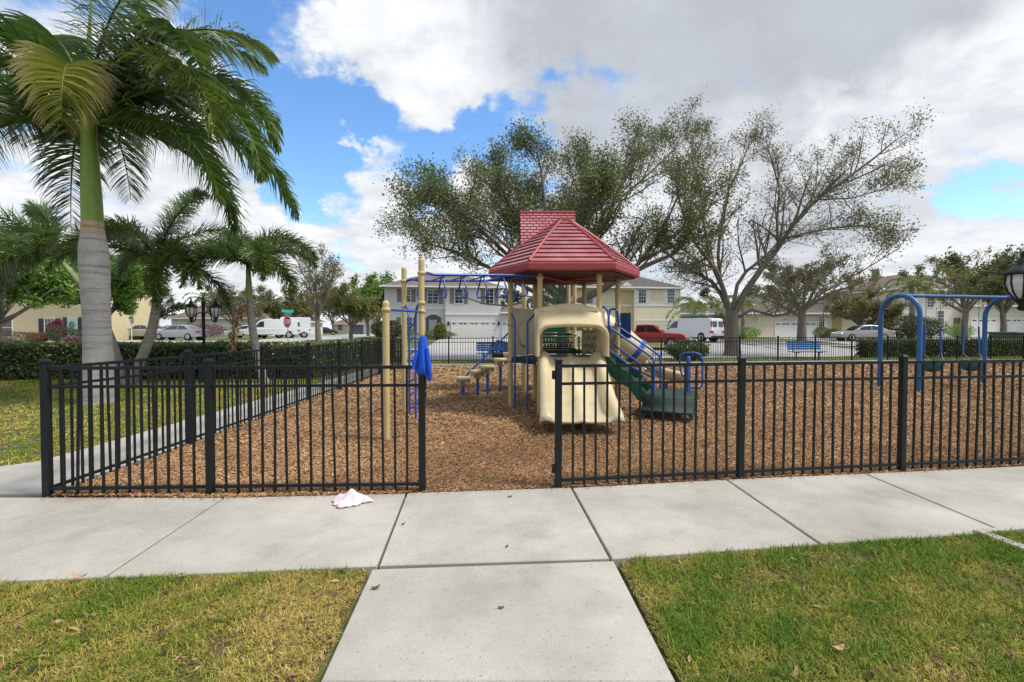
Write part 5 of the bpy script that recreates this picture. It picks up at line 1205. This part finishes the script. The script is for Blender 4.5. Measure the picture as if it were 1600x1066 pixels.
for px, w, d_ in ((903, 1.5, .5), (925, 2.0, .6), (941, .9, .5), (948, 1.2, .45)):
    x = h.x(px); hd = 9.9 / 2; b = MB(); sl = 2.0 / hd
    V = [(x - w / 2, -.45 + .25, ze + .25 * sl + .02), (x + w / 2, -.45 + .35, ze + .35 * sl + .02), (x + w / 2 - .2, -.45 + .35 + d_, ze + (.35 + d_) * sl + .02), (x - w / 2 + .1, -.45 + .25 + d_, ze + (.25 + d_) * sl + .02)]
    V += [(a, c, z + .03) for a, c, z in V]; b.add(V, [(3, 2, 1, 0), (4, 5, 6, 7), (0, 1, 5, 4), (1, 2, 6, 5), (2, 3, 7, 6), (3, 0, 4, 7)]); b.build('bare_patch', PW, h.e)
xw = h.x(1131); h.wall(x1 + .01, xw, h.z(489, 1090), 1.2, 8); h.hip(x1 + .5, xw, h.z(489, 1090), 1.5, 1.2, 8)
# low cream house
h = House('low cream house with white garage door and arched porch', 1152, 56, 10, mat=stucco('stucco_light_cream', (.66, .60, .45)))
xp, xq, xr = h.x(1292), h.x(1330), h.x(1392); ze = h.z(489, 1220)
h.wall(0, xp, ze); h.hip(0, xp, ze, 2.3); h.wall(xp + .01, xr, ze + .05, .9, 9); h.hip(xp + .5, xr, ze + .05, 2.0, .9, 9)
h.garage(h.x(1212), h.x(1274), h.z(504, 1240)); h.window(h.x(1279.5), h.x(1287.5), h.z(514.5, 1284), h.z(494.5, 1284), 0, (3, 5)); h.window(h.x(1296), h.x(1299), h.z(516, 1297), h.z(487, 1297), .9, (1, 4))
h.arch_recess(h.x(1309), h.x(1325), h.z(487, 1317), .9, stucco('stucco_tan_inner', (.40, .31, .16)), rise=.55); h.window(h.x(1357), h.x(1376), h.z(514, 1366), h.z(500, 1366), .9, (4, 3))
# two storey house on the right
h = House('off white two storey house with white garages beyond the swings', 1398, 58, 10, mat=stucco('stucco_off_white', (.66, .62, .52)), roof=SHINGB)
x1 = h.x(1500); x2 = h.x(1680); ze = h.z(452, 1450); h.wall(0, x1, ze); h.hip(0, x1, ze, 2.2); h.wall(x1 + .01, x2, h.z(478, 1550), -.6, 10); h.hip(x1 - .1, x2, h.z(478, 1550), 2.3, -.6, 10)
for a, c, t, bt in ((1412, 1422, 462, 480), (1448, 1458, 462, 480), (1464, 1474, 486, 508), (1482, 1490, 462, 480)): h.window(h.x(a), h.x(c), h.z(bt, a), h.z(t, a), 0, (2, 4))
h.garage(h.x(1518, .6), h.x(1556, .6), h.z(498, 1540, .6), -.6); h.garage(h.x(1572, .6), h.x(1620, .6), h.z(498, 1590, .6), -.6)
b = MB(); b.box((h.x(1496), -.02, 1.2), (1.1, .06, 2.4), 0, .01); b.build('front_door', M('brown_door', (.14, .09, .06), rough=.5), h.e)
# yellow house on the left
h = House('yellow stucco two storey house with dark shutters and pale blue door', -75, 45, 9, R(-2), mat=stucco('stucco_yellow', (.64, .54, .33)))
xr = h.x(133); ze = h.z(430, 60); h.wall(0, xr, ze); h.hip(0, xr, ze, 2.2)
for a, c in ((-40, -20), (30, 44), (92, 106)): h.window(h.x(a), h.x(c), h.z(468, a), h.z(448, a), 0, (2, 4))
NAVY = M('navy_shutters', (.03, .04, .06), rough=.6); h.window(h.x(-12), h.x(19), h.z(526, 10), h.z(498, 10), 0, (1, 2))
h.window(h.x(70.5), h.x(85), h.z(527, 78), h.z(498.5, 78), 0, (3, 4), .5, NAVY)
xd = h.x(113.5); b = MB(); b.box((xd, -.03, 1.07), (.98, .06, 2.14), 0, .01); dd = b.build('front_door', M('pale_blue_door', (.42, .55, .56), rough=.5), h.e)
b = MB()
for k in range(14): a = 6.283 * k / 14; b.box((xd + .2 * math.cos(a), -.09, 1.55 + .2 * math.sin(a)), (.11, .05, .09))
b.build('wreath', M('wreath_green', (.12, .20, .03), rough=.9), dd)
for q in (-.72, .72): b = MB(); b.box((xd + q, -.025, 1.1), (.36, .05, 2.2)); b.build('door_shutter', NAVY, h.e)
# brown roofed house on the left
h = House('white house with brown shingle roof and white garage', 268, 70, 10, R(0), mat=stucco('stucco_white', (.68, .66, .60)), roof=SHINGB)
xr = h.x(392); ze = h.z(497, 300); h.wall(0, xr, ze); h.hip(0, xr, ze, 3.0); h.garage(h.x(347), h.x(371), h.z(506.5, 360), 0, None, False); h.window(h.x(293), h.x(300), h.z(515, 296), h.z(503, 296))
h = House('small far off cream house past the road bend', 520, 105, 9, R(0), mat=stucco('stucco_far_cream', (.64, .60, .50)), roof=SHINGB)
h.wall(0, h.x(588), h.z(506, 550)); h.hip(0, h.x(588), h.z(506, 550), 2.2); h.garage(h.x(548), h.x(568), 2.1, 0, M('slate_door', (.10, .13, .15), rough=.6), False); h.window(h.x(528), h.x(535), .9, 2.1)
h = House('low white house behind the parked vans', 398, 78, 9, R(0), mat=stucco('stucco_white2', (.66, .64, .58)))
h.wall(0, h.x(470), h.z(502, 430)); h.hip(0, h.x(470), h.z(502, 430), 2.6); h.window(h.x(415), h.x(421), .9, 2.2)

# ================================================================== VEHICLES
TYRE = M('tyre_rubber', (.012, .012, .012), rough=.85); RIM = M('wheel_alloy', (.45, .45, .46), rough=.3, metal=.8); CARGL = glass('car_glass', (.02, .025, .03), .04)
TAIL = M('tail_light', (.40, .012, .015), rough=.2); HEAD = M('head_light', (.6, .62, .63), rough=.1); TRIMB = M('black_trim', (.012, .012, .013), rough=.6)
def paint(name, c, metal=.0): return M(name, c, rough=.25, metal=metal, spec=.6, var=.06, scale=1.5)
def side_poly(prof, w, hw):
    """profile (x, z) carried to both sides, half width by height"""
    n = len(prof); V = [(x, -hw(z), z) for x, z in prof] + [(x, hw(z), z) for x, z in prof]
    return V, [tuple(range(n)), tuple(range(2 * n - 1, n - 1, -1))] + [((i + 1) % n, i, n + i, n + (i + 1) % n) for i in range(n)]
def vehicle(name, label, cat, x, y, head, pm, low, cab, w, wheels, wr, glass_side, glass_front, glass_rear, belt, roof, tumble=.17, extras=None, group='vehicles near the houses'):
    e = empty(name, (x, y, gh(x, y) + .03), R(head), label, cat, group)
    zs = sorted(z for _, z in low); z0, z1 = zs[0], zs[-1]
    hwl = lambda z: w / 2 - .07 * max(0, (.55 - z) / .55) - .05 * max(0, (z - (z1 - .22)) / .22) ** 2
    b = MB(); V, Fc = side_poly(low, w, hwl); b.add(V, Fc); o = b.build('body', pm, e); md = o.modifiers.new('b', 'BEVEL'); md.width = .045; md.segments = 2; md.limit_method = 'ANGLE'
    hwc = lambda z: w / 2 - .055 - tumble * max(0, (z - belt) / (roof - belt))
    b = MB(); V, Fc = side_poly(cab, w, hwc); b.add(V, Fc); cb = b.build('cabin', pm, e); md = cb.modifiers.new('b', 'BEVEL'); md.width = .04; md.segments = 2; md.limit_method = 'ANGLE'
    for pts in glass_side:
        for s in (-1, 1):
            b = MB(); V = [(px, s * (hwc(pz) + .006), pz) for px, pz in pts]; V += [(px, s * (hwc(pz) - .02), pz) for px, pz in pts]; n = len(pts)
            b.add(V, [tuple(range(n)) if s < 0 else tuple(range(n - 1, -1, -1))] + [(i, n + i, n + (i + 1) % n, (i + 1) % n) for i in range(n)]); b.build('side_window', CARGL, cb)
    for nm_, gl, sx in (('windscreen', glass_front, 1), ('rear_window', glass_rear, -1)):
        if not gl: continue
        (xa, za), (xb, zb) = gl; b = MB(); k = .9; dx, dz = (zb - za), -(xb - xa); ln = math.hypot(dx, dz); o_ = .008 * sx; dx, dz = abs(dx) / ln * o_, abs(dz) / ln * .008
        V = [(xa + dx, -hwc(za) * k, za + dz), (xa + dx, hwc(za) * k, za + dz), (xb + dx, hwc(zb) * k, zb + dz), (xb + dx, -hwc(zb) * k, zb + dz)]; V += [(p - .03 * sx, q, z) for p, q, z in V]
        b.add(V, [(0, 1, 2, 3), (7, 6, 5, 4), (0, 4, 5, 1), (1, 5, 6, 2), (2, 6, 7, 3), (3, 7, 4, 0)]); b.build(nm_, CARGL, cb)
    for wx in wheels:
        for s in (-1, 1):
            b = MB(); b.tube([(wx, s * (w / 2 - .24), wr), (wx, s * (w / 2 - .03), wr)], wr * 1.17, 20); b.build('wheel_arch', TRIMB, e)
            b = MB(); b.tube([(wx, s * (w / 2 - .20), wr), (wx, s * (w / 2 - .06), wr), (wx, s * (w / 2 + .012), wr)], [wr, wr, wr * .93], 20); t = b.build('wheel', TYRE, e)
            b = MB(); b.tube([(wx, s * (w / 2), wr), (wx, s * (w / 2 + .018), wr)], wr * .62, 14); b.build('rim', RIM, t)
    xf, xr_ = max(p[0] for p in low), min(p[0] for p in low); zl = .62 * z1
    for s in (-1, 1):
        b = MB(); b.box((xf - .10, s * (w / 2 - .28), zl + .08), (.20, .40, .16), 0, .03); b.build('headlight', HEAD, e)
        b = MB(); b.box((xr_ + .09, s * (w / 2 - .20), zl + .16), (.20, .38, .18), 0, .03); b.build('tail_light', TAIL, e)
        b = MB(); b.box((glass_front[0][0] - .25 if glass_front else 1, s * (w / 2 + .07), belt + .06), (.10, .16, .12), 0, .02); b.build('mirror', TRIMB if 'van' in cat or 'truck' in cat else pm, e)
    for sx, xx in ((1, xf), (-1, xr_)):
        b = MB(); b.box((xx - .03 * sx, 0, .42), (.14, w * .94, .18), 0, .03); b.build('bumper', TRIMB if 'van' in cat else pm, e)
    if extras: extras(e, pm, w)
    return e
SED_L = [(-2.30, .32), (-2.36, .60), (-2.30, .96), (-1.7, 1.0), (1.0, .96), (1.85, .85), (2.26, .68), (2.34, .45), (2.24, .26), (-2.2, .26)]
SED_C = [(-1.85, .98), (-1.05, 1.40), (-.35, 1.46), (.35, 1.41), (1.22, .94)]
SED_G = [[(-1.42, 1.02), (-.98, 1.33), (-.42, 1.39), (-.38, 1.02)], [(-.32, 1.02), (-.34, 1.39), (.28, 1.34), (.92, 1.01)]]
def sedan(label, px, Y, head, pm):
    p = at(px, 520, Y); return vehicle('parked_sedan', label, 'car', p.x, Y, head, pm, SED_L, SED_C, 1.8, (-1.42, 1.42), .33, SED_G, ((1.16, .98), (.40, 1.38)), ((-1.78, 1.02), (-1.10, 1.37)), .98, 1.46)
sedan('silver sedan parked beyond the hedge near the lamp', 281, 47, 177, paint('silver_paint', (.42, .44, .45), .3))
sedan('pale grey sedan parked behind the curved palm trunk', 226, 50, 165, paint('pale_grey_paint', (.50, .50, .48), .2))
sedan('tan grey sedan parked before the low cream house', 1347, 45, 176, paint('tan_grey_paint', (.36, .35, .30), .3))
sedan('white sedan nosing out behind the slim palm trunk', 388, 56, 182, paint('white_paint', (.70, .70, .70)))
sedan('dark sedan parked far down the road', 508, 90, 20, paint('dark_paint', (.03, .03, .035)))
def pick_x(e, pm, w):
    b = MB(); b.box((-1.75, 0, 1.115), (1.75, w * .80, .05)); b.build('bed_floor', TRIMB, e)
    for s in (-1, 1): b = MB(); b.box((-1.75, s * (w / 2 - .06), 1.16), (1.8, .07, .09), 0, .02); b.build('bed_rail', pm, e)
p = at(1014, 520, 36.0)
vehicle('pickup_truck', 'red pickup truck parked across the street', 'truck', p.x, 36.0, -24, paint('red_paint', (.42, .025, .03)), [(-2.62, .5), (-2.66, 1.12), (1.05, 1.12), (2.40, 1.03), (2.60, .88), (2.64, .52), (2.5, .40), (-2.55, .40)], [(-.92, 1.10), (-.78, 1.68), (-.1, 1.72), (.45, 1.68), (1.15, 1.10)], 1.85, (-1.6, 1.65), .38,
        [[(-.80, 1.17), (-.68, 1.60), (-.18, 1.63), (-.14, 1.17)], [(-.06, 1.17), (-.10, 1.63), (.38, 1.60), (.88, 1.17)]], ((1.10, 1.14), (.50, 1.65)), ((-.90, 1.18), (-.80, 1.62)), 1.1, 1.72, .14, pick_x)
VAN_L = [(-2.72, .45), (-2.78, 1.12), (1.95, 1.12), (2.66, .98), (2.78, .60), (2.64, .38), (-2.66, .38)]
VAN_C = [(-2.76, 1.10), (-2.66, 1.96), (-2.4, 2.05), (.75, 2.06), (1.15, 1.96), (1.98, 1.10)]
def van_x(e, pm, w):
    for s in (-1, 1):
        b = MB(); b.box((-2.74, s * .44, 1.52), (.05, .62, .50), 0, .02); b.build('rear_door_window', CARGL, e)
        b = MB(); b.box((-2.70, s * .90, 1.52), (.10, .04, .50)); b.build('pillar_strip', TRIMB, e)
    b = MB(); b.box((-2.80, .45, .80), (.03, .40, .22)); b.build('number_plate', WHITE, e)
def rack(e, pm, w):
    van_x(e, pm, w); b = MB()
    for x in (-2.0, -.8, .4): b.box((x, 0, 2.16), (.05, w * .86, .05))
    for s in (-1, 1): b.box((-.8, s * w * .40, 2.18), (3.2, .04, .04))
    b.build('roof_rack', TRIMB, e)
    lad = MB()
    for s in (-.15, .15): lad.box((-.7, .25 + s, 2.23), (3.4, .04, .06))
    for k in range(9): lad.box((-2.2 + k * .38, .25, 2.23), (.04, .28, .03))
    lad.build('ladder', M('green_fibreglass', (.05, .22, .14), rough=.5), e)
WV = paint('van_white', (.72, .73, .74))
VG = [[(.75, 1.20), (.72, 1.85), (1.10, 1.80), (1.70, 1.22)]]
p = at(1079, 520, 44.5)
vehicle('work_van', 'white work van with roof rack and green ladder on the driveway', 'van', p.x, 44.5, 124, WV, VAN_L, VAN_C, 1.98, (-1.75, 1.75), .37, VG, ((1.92, 1.16), (1.22, 1.90)), None, 1.1, 2.06, .10, rack)
p = at(426, 520, 54)
vehicle('work_van', 'white cargo van parked at the roadside by the stop sign', 'van', p.x, 54, 200, WV, VAN_L, VAN_C, 1.98, (-1.75, 1.75), .37, VG, ((1.92, 1.16), (1.22, 1.90)), None, 1.1, 2.06, .10, van_x)
p = at(456, 520, 57)
vehicle('delivery_truck', 'boxy white delivery truck parked behind the cargo van', 'truck', p.x, 57, 205, WV, [(-2.0, .5), (-2.0, 1.2), (1.6, 1.2), (2.0, 1.0), (2.05, .5)], [(-2.0, 1.18), (-2.0, 2.35), (1.0, 2.38), (1.2, 2.3), (1.55, 1.18)], 1.95, (-1.3, 1.35), .36, [[(.55, 1.25), (.55, 2.05), (1.0, 2.05), (1.28, 1.25)]], ((1.5, 1.3), (1.22, 2.2)), ((-2.0, 1.5), (-2.0, 2.1)), 1.18, 2.38, .03)

# ================================================================== STREET FURNITURE
LGL = M('frosted_lantern_glass', (.62, .64, .64), rough=.25, spec=.6, var=.12, scale=9)
def lamp(label, x, y, rz):
    e = empty('lamp_post', (x, y, 0), rz, label, 'lamp', 'twin lantern lamp posts')
    b = MB(); b.lathe([(.13, -.03), (.13, .10), (.09, .14), (.075, .45), (.055, .52), (.042, .6), (.040, 1.95), (.055, 1.97), (.055, 2.02), (.040, 2.05), (.040, 2.30), (.06, 2.32), (.03, 2.36), (.02, 2.42), (.03, 2.46), (.004, 2.54)], n=16); b.build('post', BLACK, e)
    for s in (-1, 1):
        b = MB(); b.tube([(s * .03, 0, 2.02), (s * .10, 0, 2.05), (s * .17, 0, 2.0), (s * .21, 0, 1.85), (s * .26, 0, 1.76), (s * .31, 0, 1.78)], .016, 8); b.build('arm', BLACK, e)
        c = (s * .31, 0, 0); b = MB(); b.lathe([(.055, 1.90), (.115, 1.99), (.142, 2.09), (.135, 2.19)], c, 8, smooth=False); g = b.build('lantern', LGL, e)
        b = MB(); b.lathe([(.02, 1.76), (.05, 1.79), (.03, 1.83), (.07, 1.885), (.075, 1.90), (.04, 1.905)], c, 12); b.build('lantern_base', BLACK, g)
        b = MB(); b.lathe([(.10, 2.185), (.185, 2.19), (.185, 2.205), (.15, 2.235), (.09, 2.285), (.06, 2.30), (.055, 2.345), (.03, 2.37), (.018, 2.40), (.024, 2.42), (.004, 2.47)], c, 12); b.build('lantern_cap', BLACK, g)
        for k in range(8):
            a = 2 * math.pi * k / 8; b = MB(); b.tube([(c[0] + r_ * math.cos(a), r_ * math.sin(a), z) for r_, z in ((.060, 1.895), (.122, 1.99), (.149, 2.09), (.141, 2.195))], .010, 5); b.build('cage_bar', BLACK, g)
    return e
p = at(322, 540, 14.3); lamp('black twin lantern lamp post before the long hedge', p.x, 14.2, R(18))
lamp('black twin lantern lamp post just inside the fence by the swings', 6.36, 5.80, R(4))
def octagon(r, y0, y1):
    b = MB(); pts = [(r * math.cos(R(22.5 + 45 * k)), r * math.sin(R(22.5 + 45 * k))) for k in range(8)]; b.extr(pts, y0, y1); return b
SRED = M('sign_red', (.50, .02, .025), rough=.4); SGRN = M('sign_teal_green', (.05, .38, .32), rough=.4); SGREY = M('sign_back_grey', (.36, .37, .37), rough=.5, metal=.2)
def stop_sign(label, px, Y, face, z):
    p = at(px, 500, Y); z0 = gh(p.x, Y); e = empty('stop_sign', (p.x, Y, z0), R(-30) if face else R(150), label, 'sign')
    b = MB(); b.tube([(0, .03, -.1), (0, .03, z + .62)], .03, 8); b.build('pole', SGREY if face else WHITE, e)
    def shift(b, dz): b.v = [(x, y, q + dz) for x, y, q in b.v]; return b
    shift(octagon(.405, -.012, -.004), z).build('plate', WHITE, e); shift(octagon(.375, -.016, -.0125), z).build('face', SRED, e); shift(octagon(.40, -.0035, .0), z).build('back', SGREY, e)
    if face or True:
        b = MB(); h_, t, w = .24, .045, .13
        def seg(cx, a0, c0, a1, c1):
            b.box((cx + (a0 + a1) / 2 * w, -.019, z + (c0 + c1) / 2 * h_), (abs(a1 - a0) * w + t, .004, abs(c1 - c0) * h_ + t))
        for cx, segs in ((-.255, ((-.4, .5, .4, .5), (-.4, 0, .4, 0), (-.4, -.5, .4, -.5), (-.4, 0, -.4, .5), (.4, -.5, .4, 0))), (-.085, ((-.5, .5, .5, .5), (0, -.5, 0, .5))), (.085, ((-.4, .5, .4, .5), (-.4, -.5, .4, -.5), (-.4, -.5, -.4, .5), (.4, -.5, .4, .5))), (.255, ((-.4, .5, .4, .5), (-.4, 0, .4, 0), (-.4, -.5, -.4, .5), (.4, 0, .4, .5)))):
            for s in segs: seg(cx, *s)
        b.build('lettering', WHITE, e)
    for k, (rz, dz) in enumerate(((0, .50), (R(80), .68))):
        b = MB(); b.box((0, .03, z + dz), (.78, .012, .17), rz, .003); b.build('street_blade', SGRN, e)
stop_sign('red stop sign with green street blades facing the playground', 449, 31, True, 2.0)
stop_sign('stop sign seen from its grey back beside the yellow house', 206, 43, False, 2.0)
BB = M('blue_bench_plastic', (.03, .16, .42), rough=.5, var=.2, scale=8)
def bench(label, x, y, rz):
    e = empty('park_bench', (x, y, 0), rz, label, 'bench', 'blue benches behind the far fence')
    for k in range(4): b = MB(); b.box((0, -.06 - .11 * k + .22, .46), (1.85, .095, .035), 0, .008); b.build('seat_slat', BB, e)
    for k in range(4): b = MB(); b.box((0, .25 + .025 * k, .60 + .105 * k), (1.85, .03, .09), 0, .008); b.build('back_slat', BB, e)
    for s in (-.62, .62):
        b = MB(); b.tube([(s, 0, -.03), (s, 0, .40), (s, .05, .44)], .03, 8); b.box((s, -.02, .425), (.06, .42, .035)); b.tube([(s, .16, .42), (s, .26, .56), (s, .355, .98)], .022, 6); b.build('leg', BLUE, e)
p = along(0, 0)
for px, Y, lab in ((1262, 24.2, 'blue slatted bench on the grass beyond the far fence near the forked oak'), (776, 22.6, 'blue slatted bench beyond the far fence behind the stepping pods')):
    q = at(px, 550, Y); bench(lab, q.x, Y, R(7.2))
bush('round shrub beside the bench behind the stepping pods', 783, 24.2, 1.2, 1.05, [(.03, .05, .03), (.07, .10, .07)], 120, 2200, .07, None)
TG = M('utility_green', (.06, .11, .075), rough=.5, var=.12, scale=1.2)
q = at(1580, 540, 30); e = empty('utility_box', (q.x + .5, 30, gh(0, 30)), R(7.2), 'dark green utility cabinet standing behind the dark hedge', 'utility box')
b = MB(); b.box((0, 0, .62), (2.6, 1.5, 1.30), 0, .03); b.build('cabinet', TG, e); b = MB(); b.box((0, -.05, 1.33), (2.8, 1.7, .12), 0, .03); b.build('lid', TG, e)
b = MB(); b.box((0, -.77, .95), (.05, .05, .22), 0, .01); b.build('handle', TRIMB, e)
BIN = M('dark_bin_plastic', (.03, .032, .035), rough=.6, var=.2)
for k, (px, lab) in enumerate(((1110, 'dark wheeled bin standing right behind the work van'), (1120, 'dark wheeled bin next to the shrub at the cream house'))):
    q = at(px, 520, 49.5); e = empty('wheeled_bin', (q.x, 49.5, gh(0, 49.5)), R(10 * k), lab, 'bin', 'bins at the cream house'); b = MB()
    V = [(-.27, -.32, .1), (.27, -.32, .1), (.27, .32, .1), (-.27, .32, .1), (-.34, -.40, 1.25), (.34, -.40, 1.25), (.34, .40, 1.25), (-.34, .40, 1.25)]
    b.add(V, [(3, 2, 1, 0), (4, 5, 6, 7), (0, 1, 5, 4), (1, 2, 6, 5), (2, 3, 7, 6), (3, 0, 4, 7)]); b.build('body', BIN, e); b = MB(); b.box((0, .02, 1.29), (.72, .86, .07), 0, .02); b.build('lid', BIN, e)
    for s in (-1, 1): b = MB(); b.tube([(s * .27, .34, .12), (s * .33, .34, .12)], .12, 12); b.build('wheel', TYRE, e)
